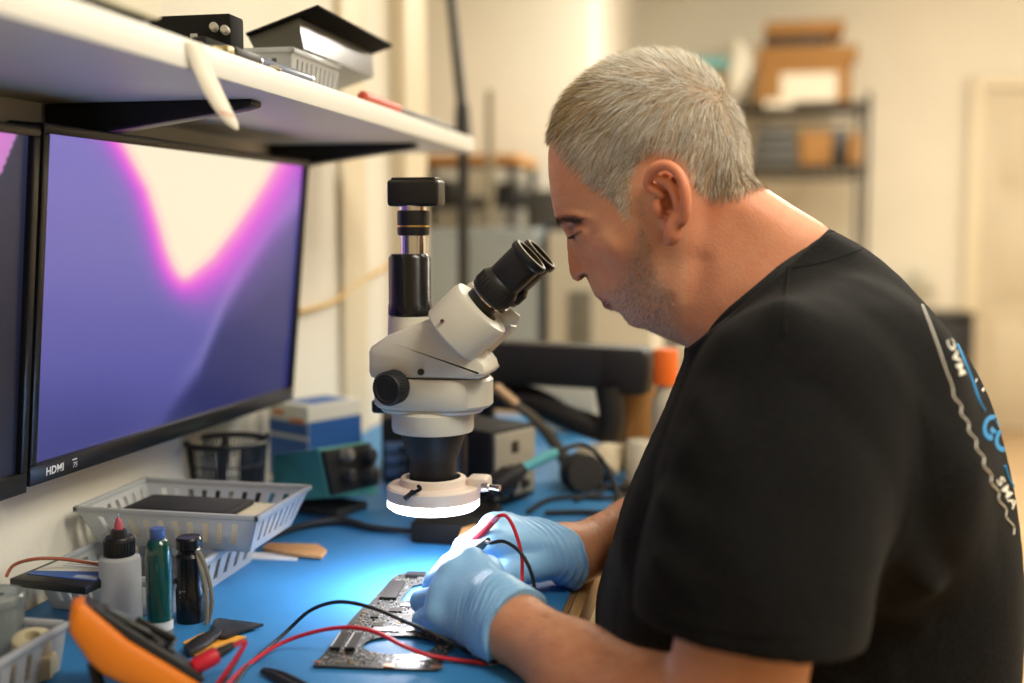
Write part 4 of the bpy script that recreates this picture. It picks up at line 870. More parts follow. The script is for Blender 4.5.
m = MB(); m.box2((wx0, Yg+.02, .02), (wx1, Yg+.40, wt), .006); m.build('body', wpan, wc_)
m = MB(); v0, v1 = onY(567, 338, Yg), onY(591, 292, Yg); m.box2((v0[0], Yg+.012, v0[2]-.04), (v1[0], Yg+.021, v1[2]), .002)
vt = m.build('vent', M('vent_grey', rgb(150, 148, 138), .6), wc_)
m = MB()
for i in range(12): 
    z_ = v0[2]-.035+(v1[2]-v0[2]+.03)*i/11; m.box2((v0[0]+.006, Yg+.009, z_), (v1[0]-.006, Yg+.0125, z_+.004))
m.build('slats', M('vent_dark', rgb(96, 94, 88), .6), vt)
c0 = onY(541, 300, Yg); m = MB(); m.tube([(c0[0], Yg+.1, gt+.01), (c0[0]+.0, Yg+.06, .8), (c0[0]+.006, Yg+.08, .4), (c0[0], Yg+.1, .015)], .008, 10); tag(m.build('blue_hose', M('hose_blue', rgb(48, 66, 104), .5)), 'dark blue hose hanging between the grey and white cabinets', 'hose')
# instrument tray on top of the white cabinet
m = MB(); m.box2((wx0+.0, Yg+.06, wt), (wx0+.17, Yg+.3, wt+.020), .003); tag(m.build('flat_device', M('device_dark', (.05, .05, .05, 1), .5)), 'flat dark device on top of the off-white cabinet by the man\'s face', 'device')
# ---------------------------------------------------------------- wire rack with boxes on the back wall
Yw = 5.9
def wx_(x, y=120): return onY(x, y, Yw)[0]
def wz_(y, x=800): return onY(x, y, Yw)[2]
wr = thing('wire_rack', (wx_(780), Yw, 0), 'tall black wire shelving rack against the back wall', 'rack')
x0, x1 = wx_(672), wx_(868); dep = .42
for x_ in (x0, x1):
    for y_ in (Yw, Yw+dep):
        m = MB(); m.cyl((x_, y_, 0), (x_, y_, wz_(94)), .013, n=14); m.build('post', blkp, wr)
for yy_ in (104, 166, 330):
    z_ = wz_(yy_); m = MB()
    for t in np.linspace(0, 1, 15): m.cyl((x0, Yw+dep*t, z_), (x1, Yw+dep*t, z_), .006, n=6)
    for y_ in (Yw, Yw+dep): m.cyl((x0, y_, z_-.045), (x1, y_, z_-.045), .008, n=6); 
    for t in np.linspace(0, 1, 20): m.cyl((x0+(x1-x0)*t, Yw, z_), (x0+(x1-x0)*t, Yw, z_-.045), .006, n=5)
    for x_ in (x0, x1): m.cyl((x_, Yw, z_), (x_, Yw+dep, z_), .006, n=6)
    m.build('wire_shelf', blkp, wr)
z1 = wz_(104)+.006; z2 = wz_(166)+.006
cbs = M('cardboard_brown', rgb(146, 104, 54), .8, var=.06, vscale=12)
bx1 = thing('carton_box', (wx_(805), Yw, z1), 'large brown carton with white label on top of the wire rack', 'box')
m = MB(); m.box2((wx_(757), Yw+.01, z1), (wx_(850), Yw+.38, wz_(48)), .006); m.build('carton', cbs, bx1)
m = MB(); m.box2((wx_(780), Yw+.004, z1+.008), (wx_(836), Yw+.0095, wz_(73))); m.build('label', M('label_pale', rgb(214, 204, 184), .6), bx1)
m = MB(); m.box2((wx_(757)-.005, Yw+.0, wz_(62)), (wx_(856), Yw+.385, wz_(46)), .004); m.build('rim', cbs, bx1)
m = MB(); m.box2((wx_(765), Yw+.02, wz_(45.5)), (wx_(826), Yw+.3, wz_(35)), .004); tag(m.build('dark_filler', M('gap_dark', rgb(56, 44, 34), .6)), 'flat dark packet between the brown carton and the lid above', 'packet')  # added dark slab standing in for shade in the gap under the lid
m = MB(); m.box2((wx_(763), Yw-.01, wz_(34.7)), (wx_(842), Yw+.33, wz_(21)), .004); tag(m.build('flat_carton', cbs), 'flat brown carton topmost on the wire rack', 'box')
c = onY(741, 88, Yw+.12); crumple('plastic_bag', (c[0], c[1], z1+.19), (.095, .12, .22), M('bag_white', rgb(226, 220, 204), .5), 'white plastic bag standing left of the brown carton on the rack', 'bag', 8)
m = MB(); m.box2((wx_(676), Yw+.05, z1), (wx_(721), Yw+.36, wz_(66)), .004); tag(m.build('carton_box', cbs), 'plain brown carton at the left end of the rack beside the white bag', 'box')
m = MB(); m.box2((wx_(674), Yw+.04, wz_(65.5)), (wx_(726), Yw+.36, wz_(53)), .006); tag(m.build('teal_folder', M('folder_teal', rgb(96, 156, 156), .6)), 'teal flat folder lying on the left brown carton', 'folder')
c = onY(778, 108, Yw); m = MB(); m.box2((wx_(764), Yw-.012, z1-.018), (wx_(792), Yw-.006, z1+.018), .001); tag(m.build('shelf_tag', M('label_pale')), 'pale shelf tag on the front of the rack below the brown carton', 'tag')
for i in range(4):
    z_ = z2+.050*i; m = MB(); m.box2((wx_(752)+.008*i, Yw+.02, z_), (wx_(798)-.004*i, Yw+.34, z_+.044), .005)
    tag(m.build('laptop', M('laptop_grey', rgb(74, 72, 68), .5)), ['bottom', 'second from bottom', 'third from bottom', 'topmost'][i]+' dark flat computer in the pile on the lower rack shelf', 'laptop', 'pile of flat computers on the rack')
m = MB(); m.box2((wx_(801), Yw+.01, z2), (wx_(833), Yw+.3, wz_(131)), .005); tag(m.build('carton_box', cbs), 'small brown carton on the lower rack shelf beside the dark pile', 'box')
m = MB(); m.box2((wx_(834), Yw+.03, z2), (wx_(848), Yw+.3, wz_(129)), .004); tag(m.build('black_case', blkp), 'narrow black case between two cartons on the lower rack shelf', 'case')
m = MB(); m.box2((wx_(849), Yw+.01, z2), (wx_(863), Yw+.3, wz_(134)), .005); tag(m.build('carton_box', cbs), 'narrow brown carton at the right end of the lower rack shelf', 'box')
# black bin and pale bag near the door
p = P(948, 326, 5.4); bw = 40/1130*5.4
bn = thing('black_bin', (p[0], p[1], 0), 'tall black bin standing near the door behind the man', 'bin'); zt_ = P(948, 310, 5.4)[2]
m = MB(); m.prism([(-bw/2, -.14), (bw/2, -.14), (bw/2, .14), (-bw/2, .14)], (p[0], p[1], 0), (1, 0, 0), (0, 1, 0), zt_-.05, .015); m.build('body', blkp, bn)
m = MB(); m.box((p[0], p[1], zt_-.025), (bw*1.03, .29, .05), None, .015); m.build('lid', blkg, bn)
p = P(914, 290, 6.2); fn_ = thing('desk_fan', (p[0], p[1], 0), 'pale round fan on a stand against the back wall near the bin', 'fan')
m = MB(); m.cyl((p[0], p[1], 0), (p[0], p[1], p[2]-.06), .015, n=14); m.cyl((p[0], p[1], 0), (p[0], p[1], .03), .16, n=28, ch=.008); m.build('stand', M('fan_grey', rgb(196, 190, 170), .5), fn_)
m = MB()
for R_ in (.11, .085, .06, .035): m.tube([(p[0]+R_*math.cos(a_), p[1]-.03, p[2]+R_*math.sin(a_)) for a_ in np.linspace(0, 2*PI, 28)[:-1]], .003, 5, closed=True, raw=True)
for i in range(16):
    a_ = 2*PI*i/16; m.cyl((p[0], p[1]-.035, p[2]), (p[0]+.11*math.cos(a_), p[1]-.028, p[2]+.11*math.sin(a_)), .002, n=5)
m.build('guard', M('fan_grey'), fn_)
m = MB(); m.lathe([(.03, 0), (.035, .02), (.03, .06), (0, .065)], (p[0], p[1]-.01, p[2]), (0, 1, 0), 20)
for i in range(4):
    a_ = 2*PI*i/4; m.box((p[0]+.055*math.cos(a_), p[1]-.01, p[2]+.055*math.sin(a_)), (.085, .004, .05), RY(-math.degrees(a_)) @ RX(20), .0015)
m.build('blades', M('fan_blade', rgb(170, 168, 156), .5), fn_)
# ---------------------------------------------------------------- implicit modelling tools for the figure
def surface_nets(F, gx, gy, gz):
    ins = F < 0; nx, ny, nz = F.shape
    cnt = np.zeros((nx-1, ny-1, nz-1), np.uint8)
    for dx in (0, 1):
        for dy in (0, 1):
            for dz in (0, 1): cnt += ins[dx:nx-1+dx, dy:ny-1+dy, dz:nz-1+dz]
    cell = (cnt > 0) & (cnt < 8); ci = np.argwhere(cell); n = len(ci)
    idx = -np.ones(cell.shape, np.int64); idx[cell] = np.arange(n)
    acc = np.zeros((n, 3)); num = np.zeros(n)
    cor = [(a, b, c) for a in (0, 1) for b in (0, 1) for c in (0, 1)]
    val = {q: F[ci[:, 0]+q[0], ci[:, 1]+q[1], ci[:, 2]+q[2]].astype(np.float64) for q in cor}
    for q in cor:
        for axn in range(3):
            if q[axn] == 0:
                r = list(q); r[axn] = 1; r = tuple(r); a, b = val[q], val[r]; s = (a < 0) != (b < 0)
                t = np.where(s, a/np.where(s, a-b, 1), 0); p = np.tile(np.array(q, float), (n, 1)); p[:, axn] = t
                acc[s] += p[s]; num[s] += 1
    loc = ci+acc/num[:, None]
    V = np.stack([np.interp(loc[:, k], np.arange(len(g)), g) for k, g in enumerate((gx, gy, gz))], 1)
    quads = []
    for axn in range(3):
        sl0 = [slice(None)]*3; sl1 = [slice(None)]*3; sl0[axn] = slice(0, -1); sl1[axn] = slice(1, None)
        a, b = ins[tuple(sl0)], ins[tuple(sl1)]; e = np.argwhere(a != b)
        o1, o2 = [(1, 2), (2, 0), (0, 1)][axn]
        ok = (e[:, o1] > 0) & (e[:, o2] > 0) & (e[:, o1] < F.shape[o1]-1) & (e[:, o2] < F.shape[o2]-1); e = e[ok]
        fl = a[tuple(e.T)]
        def c(d1, d2): q = e.copy(); q[:, o1] -= d1; q[:, o2] -= d2; return idx[tuple(q.T)]
        Q = np.stack([c(1, 1), c(0, 1), c(0, 0), c(1, 0)], 1); Q[~fl] = Q[~fl][:, ::-1]; quads.append(Q)
    return V, np.concatenate(quads)
def keep_main(V, Q, largest=True):
    """keep the largest connected surface"""
    p = np.arange(len(V))
    for _ in range(200):
        m = p[Q].min(1); q = p.copy()
        for k in range(4): np.minimum.at(q, Q[:, k], m)
        q = q[q]; q = q[q]
        if (q == p).all(): break
        p = q
    u, c = np.unique(p[Q[:, 0]], return_counts=True); k = u[np.argmax(c)]
    Q = Q[p[Q[:, 0]] == k]; used = np.unique(Q); mp = -np.ones(len(V), np.int64); mp[used] = np.arange(len(used)); return V[used], mp[Q]
def relax(V, Q, it=2, f=.5):
    for _ in range(it):
        S = np.zeros_like(V); N = np.zeros(len(V))
        for a, b in ((0, 1), (1, 2), (2, 3), (3, 0)):
            for k in range(3): S[:, k] += np.bincount(Q[:, a], V[Q[:, b], k], len(V))+np.bincount(Q[:, b], V[Q[:, a], k], len(V))
            N += np.bincount(Q[:, a], minlength=len(V))+np.bincount(Q[:, b], minlength=len(V))
        V = V+(S/N[:, None]-V)*f
    return V
def net_object(V, Q, name, mat, parent, colour=None, cname='skin'):
    off = worldloc(parent); me = bpy.data.meshes.new(name)
    me.from_pydata((V-off).tolist(), [], Q.tolist()); me.polygons.foreach_set('use_smooth', [True]*len(Q)); me.materials.append(mat)
    if colour is not None:
        a = me.color_attributes.new(cname, 'FLOAT_COLOR', 'POINT'); c = np.concatenate([colour, np.ones((len(colour), 1))], 1).astype(np.float32); a.data.foreach_set('color', c.ravel())
    o = bpy.data.objects.new(name, me); COL.objects.link(o); o.parent = parent; return o
def smin(a, b, k):
    h = np.maximum(k-np.abs(a-b), 0)/k; return np.minimum(a, b)-h*h*k*.25
class Field:
    def __init__(s, gx, gy, gz, fill=.5):
        s.g = [np.asarray(q, np.float32) for q in (gx, gy, gz)]; s.F = np.full([len(q) for q in s.g], fill, np.float32)
    def sub(s, lo, hi):
        sl = []
        for g, a, b in zip(s.g, lo, hi):
            i0 = max(0, np.searchsorted(g, a)-1); i1 = min(len(g), np.searchsorted(g, b)+1); sl.append(slice(i0, i1))
        return tuple(sl), s.g[0][sl[0]][:, None, None], s.g[1][sl[1]][None, :, None], s.g[2][sl[2]][None, None, :]
    def put(s, lo, hi, fn, k, op='add'):
        sl, x, y, z = s.sub(lo, hi)
        if any(q.stop <= q.start for q in sl): return
        d = fn(x, y, z).astype(np.float32); A = s.F[sl]
        s.F[sl] = smin(A, d, k) if op == 'add' else -smin(-A, d, k)
    def cone(s, a, b, r0, r1=None, k=.01, op='add', flat=None):
        a, b = np.array(a, float), np.array(b, float); r1 = r0 if r1 is None else r1; R = max(r0, r1)+k+.006
        ba = b-a; L2 = max(ba@ba, 1e-12)
        def fn(x, y, z):
            px, py, pz = x-a[0], y-a[1], z-a[2]; t = np.clip((px*ba[0]+py*ba[1]+pz*ba[2])/L2, 0, 1)
            ex, ey, ez = px-ba[0]*t, py-ba[1]*t, pz-ba[2]*t
            if flat is not None:
                n, f = np.array(flat[0], float), flat[1]; n = n/np.linalg.norm(n); dn = ex*n[0]+ey*n[1]+ez*n[2]
                q = np.sqrt(np.maximum(ex*ex+ey*ey+ez*ez-dn*dn, 0)+(dn/f)**2)
                return (q-(r0+(r1-r0)*t))*min(f, 1)
            return np.sqrt(ex*ex+ey*ey+ez*ez)-(r0+(r1-r0)*t)
        lo, hi = np.minimum(a, b)-R, np.maximum(a, b)+R; s.put(lo, hi, fn, k, op)
    def chain(s, pts, rad, k=.004, per=0, op='add', flat=None):
        P_ = smooth_path(pts, per) if per else [np.array(q, float) for q in pts]
        R_ = np.interp(np.linspace(0, 1, len(P_)), np.linspace(0, 1, len(rad)), rad)
        for i in range(len(P_)-1): s.cone(P_[i], P_[i+1], R_[i], R_[i+1], k, op, flat)
    def net(s, main=True, smooth=1):
        V, Q = surface_nets(s.F, *s.g)
        if main: V, Q = keep_main(V, Q)
        return (relax(V, Q, smooth) if smooth else V), Q
def in_poly(px, py, poly):
    c = np.zeros(np.shape(px), bool); n = len(poly); j = n-1
    for i in range(n):
        xi, yi = poly[i]; xj, yj = poly[j]
        c ^= ((yi > py) != (yj > py)) & (px < (xj-xi)*(py-yi)/((yj-yi) if yj != yi else 1e-9)+xi); j = i
    return c
def poly_dist(px, py, poly):
    d = np.full(np.shape(px), 1e9); n = len(poly)
    for i in range(n):
        a = np.array(poly[i], float); b = np.array(poly[(i+1) % n], float); ba = b-a; L2 = max(ba@ba, 1e-9)
        t = np.clip(((px-a[0])*ba[0]+(py-a[1])*ba[1])/L2, 0, 1); d = np.minimum(d, np.hypot(px-a[0]-ba[0]*t, py-a[1]-ba[1]*t))
    return d
def round_poly(poly, per=6): return [tuple(q) for q in smooth_path([np.array(p, float) for p in poly], per, closed=True)]
class Inflate:
    """half thickness (m) of a shape whose side outline is poly (photo px in the plane Y = YP)"""
    def __init__(s, poly, step=1.0, iters=900, rounded=True):
        s.poly = round_poly(poly) if rounded else poly; A = np.array(s.poly); s.x0, s.y0 = A.min(0)-4*step; x1, y1 = A.max(0)+4*step; s.step = step
        gx = np.arange(s.x0, x1, step); gy = np.arange(s.y0, y1, step); X, Y = np.meshgrid(gx, gy, indexing='ij')
        ins = in_poly(X, Y, s.poly); dist = poly_dist(X, Y, s.poly); phi = np.where(ins, dist*30, 0.0)
        # boundary-aware coefficients would be finer; a plain grid plus the true distance near the rim is enough
        i, j = np.indices(X.shape); red = ((i+j) % 2 == 0) & ins; black = ((i+j) % 2 == 1) & ins
        red[[0, -1]] = red[:, [0, -1]] = black[[0, -1]] = black[:, [0, -1]] = False; om = 1.93; h2 = step*step
        for it in range(iters):
            for msk in (red, black):
                n = np.zeros_like(phi); n[1:-1, 1:-1] = (phi[2:, 1:-1]+phi[:-2, 1:-1]+phi[1:-1, 2:]+phi[1:-1, :-2]+h2)*.25
                phi[msk] += om*(n[msk]-phi[msk])
        # near the outline make phi vanish exactly on it
        e = np.clip(dist/(2.5*step), 0, 1); s.val = np.where(ins, phi*(.35+.65*e)*np.clip(dist/(.8*step), 0, 1), -dist*6)
    def at(s, px, py):
        fx = np.clip((px-s.x0)/s.step, 0, s.val.shape[0]-1.001); fy = np.clip((py-s.y0)/s.step, 0, s.val.shape[1]-1.001)
        i, j = fx.astype(int), fy.astype(int); a, b = fx-i, fy-j; v = s.val
        return v[i, j]*(1-a)*(1-b)+v[i+1, j]*a*(1-b)+v[i, j+1]*(1-a)*b+v[i+1, j+1]*a*b
def rbf(pts, px, py, s=60.0):
    num = np.zeros(np.shape(px)); den = np.zeros(np.shape(px))+1e-9
    for x, y, w in pts:
        k = 1/(((px-x)**2+(py-y)**2)/s**2+.02)**1.5; num += w*k; den += k
    return num/den
YP = 1.06; PXM = 1.0/1072
def side_px(gx, gz):
    """photo px of the points (x, YP, z)"""
    X, Z = np.meshgrid(gx, gz, indexing='ij'); q = proj(np.stack([X, np.full_like(X, YP), Z], -1)); return q[..., 0], q[..., 1]
def gauss(px, py, x, y, sx, sy, rot=0):
    c, s_ = math.cos(math.radians(rot)), math.sin(math.radians(rot)); u = (px-x)*c+(py-y)*s_; v = -(px-x)*s_+(py-y)*c
    return np.exp(-.5*((u/sx)**2+(v/sy)**2))
def line_g(px, py, pts, s):
    d = np.full(np.shape(px), 1e9)
    for a, b in zip(pts[:-1], pts[1:]):
        a, b = np.array(a, float), np.array(b, float); ba = b-a; t = np.clip(((px-a[0])*ba[0]+(py-a[1])*ba[1])/(ba@ba), 0, 1)
        d = np.minimum(d, np.hypot(px-a[0]-ba[0]*t, py-a[1]-ba[1]*t))
    return np.exp(-.5*(d/s)**2)
def ss(a, b, x): t = np.clip((x-a)/(b-a), 0, 1); return t*t*(3-2*t)
def vnoise(x, y, z, seed=0):
    """smooth value noise, -1..1"""
    def h(i, j, k):
        n = (i*374761393+j*668265263+k*2147483647+seed*1274126177) & 0x7fffffff; n = ((n ^ (n >> 13))*1274126177) & 0x7fffffff; return ((n ^ (n >> 16)) & 0xffff)/32767.5-1
    xi, yi, zi = np.floor(x).astype(np.int64), np.floor(y).astype(np.int64), np.floor(z).astype(np.int64); a, b, c = x-xi, y-yi, z-zi
    a, b, c = a*a*(3-2*a), b*b*(3-2*b), c*c*(3-2*c); r = 0
    for i in (0, 1):
        for j in (0, 1):
            for k in (0, 1): r = r+h(xi+i, yi+j, zi+k)*(a if i else 1-a)*(b if j else 1-b)*(c if k else 1-c)
    return r
# ---------------------------------------------------------------- the man
man = thing('person', (.05, YP, MAT-.2), 'man in a black printed T-shirt and blue gloves bending over the microscope', 'person')
# head outline without hair and without the nose (photo px in the plane Y = YP)
HEAD = [(549.5, 150), (549, 170), (551, 190), (553.5, 206), (556, 219), (562, 228), (568, 238), (573, 250), (578, 262), (583, 272), (588, 280), (591.5, 288), (595.5, 296), (600.5, 299.5),
        (602.2, 303), (604.2, 307.5), (611, 310), (619, 311.5), (624, 317), (629, 324), (636, 327.5), (644, 328), (653, 332), (665, 337), (680, 343), (694, 352), (706, 372), (730, 392), (775, 392), (812, 350),
        (832, 290), (838, 250), (828, 229), (815, 219), (795, 207), (775, 194), (760, 184), (750, 172), (747, 155), (744, 138), (736, 115), (722, 91), (704, 73), (682, 61), (655, 57.5), (625, 62), (600, 73), (579, 89), (564, 107), (555, 128)]
NOSE = [(563, 226), (566.5, 233), (567, 244), (567.8, 255), (568.8, 265), (570, 273), (573, 279.5), (577.5, 281.6), (582, 280), (586.5, 276.5), (590, 278), (598, 280), (604, 270), (598, 256), (590, 244), (582, 233), (572, 225)]
WID = [(660, 120, .0775), (575, 140, .064), (600, 190, .067), (565, 205, .058), (612, 245, .068), (590, 240, .055), (615, 285, .057), (600, 300, .036), (615, 306, .038), (632, 324, .036), (655, 325, .052), (690, 290, .064), (700, 330, .062),
       (740, 300, .066), (770, 230, .062), (665, 205, .074), (735, 130, .064), (745, 180, .057), (800, 320, .060), (690, 90, .07), (640, 220, .071)]
BLUNT = [(570, 240, .80), (585, 272, .72), (598, 298, .74), (628, 322, .9), (553, 190, 1.0), (560, 130, 1.15), (650, 60, 1.22), (740, 120, 1.22), (690, 345, 1.1), (640, 250, 1.15), (800, 260, 1.2), (700, 160, 1.25)]
infH = Inflate(HEAD, 1.0, 1500); infN = Inflate(NOSE, .5, 500)
def head_h(px, py):
    v = infH.at(px, py); u = np.sqrt(np.maximum(2*v, 0))*PXM*rbf(BLUNT, px, py, 26.0); W = rbf(WID, px, py, 26.0)
    hb = (np.maximum(u, 1e-5)**-3.2+W**-3.2)**(-1/3.2)
    n = infN.at(px, py); un = np.sqrt(np.maximum(2*n, 0))*PXM*1.5; Wn = np.interp(py, [226, 240, 256, 268, 276, 284], [.0085, .0085, .0105, .014, .0168, .015]); hn = (np.maximum(un, 1e-5)**-3+Wn**-3)**(-1/3)
    hn = np.where(n > 0, hn, 0); hn = hn+.0022*gauss(px, py, 584, 272, 4, 4)*(n > 0); hn = hn-.010*gauss(px, py, 586.5, 277, 2.6, 1.8, -30)
    g = np.zeros_like(hb)
    for x, y, sx, sy, rot, a in ((578, 231.5, 8, 6.0, 15, -.0120), (563, 221, 8, 4, 15, .0035), (580, 217, 12, 3.5, 8, .0035), (585, 242, 7, 3.2, 15, .0015), (612, 246, 20, 10, 15, .0035), (600, 196, 14, 18, 0, -.004),
                             (612, 304, 4.0, 3, 15, -.0030), (600, 297.5, 4, 2.5, 20, .002), (607, 307, 5, 2.5, 15, .0018), (618, 313, 8, 3.5, 20, -.003), (632, 322, 9, 6, 10, .003), (655, 312, 22, 16, 0, .0025), (622, 280, 18, 14, 0, .0015),
                             (706, 212, 10, 22, 10, -.006), (668, 262, 9, 16, 0, -.0025), (745, 205, 20, 12, 30, .003), (680, 140, 40, 30, 0, .001), (650, 290, 26, 24, 0, .002), (728, 150, 18, 22, 0, .002)):
        g += a*gauss(px, py, x, y, sx, sy, rot)
    g += -.0024*line_g(px, py, [(589, 260), (594, 271), (598, 284), (605, 296)], 2.4)*1.5+.0012*line_g(px, py, [(597, 262), (605, 276), (611, 292)], 5)
    g += -.0022*line_g(px, py, [(573, 244), (581, 247), (591, 244)], 1.7) - .0016*line_g(px, py, [(571, 228), (579, 225), (590, 226)], 1.6)
    g += -.0022*line_g(px, py, [(612, 304), (604, 302.6), (597, 300.3)], 1.3)
    g += -.0025*line_g(px, py, [(688, 352), (692, 320), (700, 285), (704, 262)], 8)+.0012*line_g(px, py, [(706, 345), (714, 300), (716, 265)], 12)
    g += -.0018*line_g(px, py, [(648, 330), (662, 316), (672, 296)], 4)
    g += -.0008*(line_g(px, py, [(597, 236), (606, 232)], 1.3)+line_g(px, py, [(597, 240), (607, 241)], 1.3)+line_g(px, py, [(556, 186), (575, 184)], 1.3)+line_g(px, py, [(557, 198), (576, 197)], 1.3))
    hb = hb+g*ss(.004, .018, hb)
    cl = ((px-826)*(-112)-(py-229)*134)/174.6; hb = hb*(1-.22*ss(4, 26, cl*-1 if False else ((px-826)*112+(py-229)*134)/174.6))
    kk = .005; d = np.maximum(kk-np.abs(hb-hn), 0)/kk; h = np.maximum(hb, hn)+d*d*kk*.25*(np.minimum(hb, hn) > 0)
    ok = (v > 0) | (n > 0); return np.where(ok, np.maximum(h, 0), 0), np.where(ok, 1, -1), v
GX = np.concatenate([np.arange(-.34, -.186, .0035), np.arange(-.186, .058, .00135), np.arange(.058, .27, .0045)])
GY = np.concatenate([np.arange(.66, .955, .0035), np.arange(.955, 1.162, .0015), np.arange(1.162, 1.45, .0040)])
GZ = np.concatenate([np.arange(.56, .985, .0035), np.arange(.985, 1.275, .00135)])
B = Field(GX, GY, GZ)
sl, x, y, z = B.sub((-.20, .94, .93), (.16, 1.18, 1.28))
pxm, pym = side_px(B.g[0][sl[0]].astype(float), B.g[2][sl[2]].astype(float)); h, sgn, v = head_h(pxm, pym)
hs = np.where(sgn > 0, h*h, np.minimum(v, 0)*PXM*.012); hs = hs[:, None, :]; yy_ = (y.astype(float)-YP)**2
dH = (yy_-hs)/(2*np.sqrt(np.maximum(np.maximum(yy_, hs), 1.6e-4))); B.F[sl] = np.minimum(B.F[sl], np.clip(dH, -.5, .5)); HEADMAX = .08
# eyelids over the eyeballs
for s in (-1, 1):
    e = onY(583.5, 231.5, YP); c = np.array([e[0]+.004, YP+s*.031, e[2]]); B.cone(c+np.array([.0025, 0, 0]), c+np.array([.0025, 0, 0]), .0112, .0112, .005)
for s in (-1, 1):
    e = onY(588, 270.5, YP); B.cone(np.array([e[0], YP+s*.0125, e[2]]), np.array([e[0]+.003, YP+s*.0130, e[2]]), .0062, .0058, .006)
    e = onY(585.2, 276.6, YP); B.cone(np.array([e[0], YP+s*.0075, e[2]]), np.array([e[0]+.001, YP+s*.024, e[2]]), .0036, .0042, .002, 'cut')
# ears : helix, antihelix, concha, tragus, lobe (photo px with the distance out from the head)
def EC(cx, cy): return 630+cx/6.2125, 150+cy/6.2125
EARS = ([(100, 215, .000, 3.0), (118, 165, .003, 4.0), (150, 118, .006, 4.4), (205, 95, .009, 4.0), (262, 110, .013, 4.0), (312, 160, .016, 4.0), (342, 235, .018, 4.0), (352, 315, .018, 4.0), (346, 390, .016, 4.0), (322, 450, .013, 4.2)],
        [(235, 205, .008, 3.5), (275, 260, .011, 3.6), (295, 325, .011, 3.4), (300, 385, .009, 3.6), (278, 420, .008, 4.0)], [(235, 205, .008, 3.5), (190, 190, .005, 2.6), (165, 170, .004, 2.0)], 
        [(120, 240, .001, 3.2), (165, 262, .003, 2.8), (205, 285, .004, 2.4)], [(165, 330, .001, 4.2), (178, 370, .004, 4.0), (186, 400, .003, 3.4)],
        [(285, 430, .009, 5.0), (272, 480, .008, 6.5), (262, 530, .007, 6.6), (248, 560, .006, 5.2)])
for s in (-1, 1):
    hY = .0715
    def E3(cx, cy, o): a, b = EC(cx, cy); q = onY(a, b, YP-.078); return np.array([q[0], YP+s*(hY+o), q[2]])
    # thin shell behind the rim
    for (x0_, y0_, o0, r0_), (x1_, y1_, o1, r1_) in (((150, 200, -.004, 6), (300, 190, .005, 5)), ((180, 300, -.006, 6), (320, 300, .007, 5)), ((215, 400, -.005, 6), (310, 400, .006, 5)), ((235, 150, -.002, 5), (310, 220, .007, 5)), ((240, 460, -.003, 7), (265, 520, .003, 5)), ((230, 250, -.004, 6), (320, 340, .006, 5))):
        B.cone(E3(x0_, y0_, o0), E3(x1_, y1_, o1), r0_/1072*1.0, r1_/1072, .005)
   
    for a, b, o, r in ((232, 345, .007, 7.2), (215, 295, .007, 6.0), (255, 375, .009, 5.0), (160, 180, .007, 4.0), (215, 190, .012, 4.5), (270, 200, .016, 4.0)):
        q = E3(a, b, o); B.cone(q-np.array([0, s*.010, 0]), q+np.array([0, s*.008, 0]), r*.00090, r*.0013, .002, 'cut')
    for ch in EARS: B.chain([E3(a, b, o) for a, b, o, r in ch], [r*.00098 for a, b, o, r in ch], .0022, 4)
    for a, b, o, r in ((230, 342, -.004, 5.0), (208, 392, .005, 2.4)): 
        q = E3(a, b, o); B.cone(q, q+np.array([0, s*.006, 0]), r*.00098, r*.0011, .0025, 'cut')
# trunk and arms (the trunk is inside the shirt)
ML = lambda q: np.array([q[0], 2*YP-q[1], q[2]])
SHL = onY(786, 402, .872); ELL = onY(722, 764, .752); WRL = np.array([-.182, .894, .781])
SHR = ML(SHL); ELR = np.array([ELL[0]+.005, 1.315, .805]); WRR = np.array([-.158, 1.097, .784])
tb = lambda x, y: onY(x, y, YP)
for dy in (-.05, 0, .05):
    B.chain([tb(800, 330)+[0, dy, 0], tb(835, 420)+[0, dy, 0], tb(835, 540)+[0, dy, 0], tb(825, 700)+[0, dy, 0], tb(825, 760)+[0, dy, 0]], [.045, .06, .075, .085, .09], .015)
B.cone(tb(775, 300), tb(800, 345), .055, .05, .02)
for S, E_, Wr in ((SHL, ELL, WRL), (SHR, ELR, WRR)):
    B.cone(tb(802, 356), S, .042, .046, .02); B.chain([S, S*.6+E_*.4, E_], [.048, .050, .046], .02)
    F1 = E_*.72+Wr*.28; B.chain([E_, F1, E_*.35+Wr*.65, Wr], [.0440, .0435, .0330, .0276], .015)
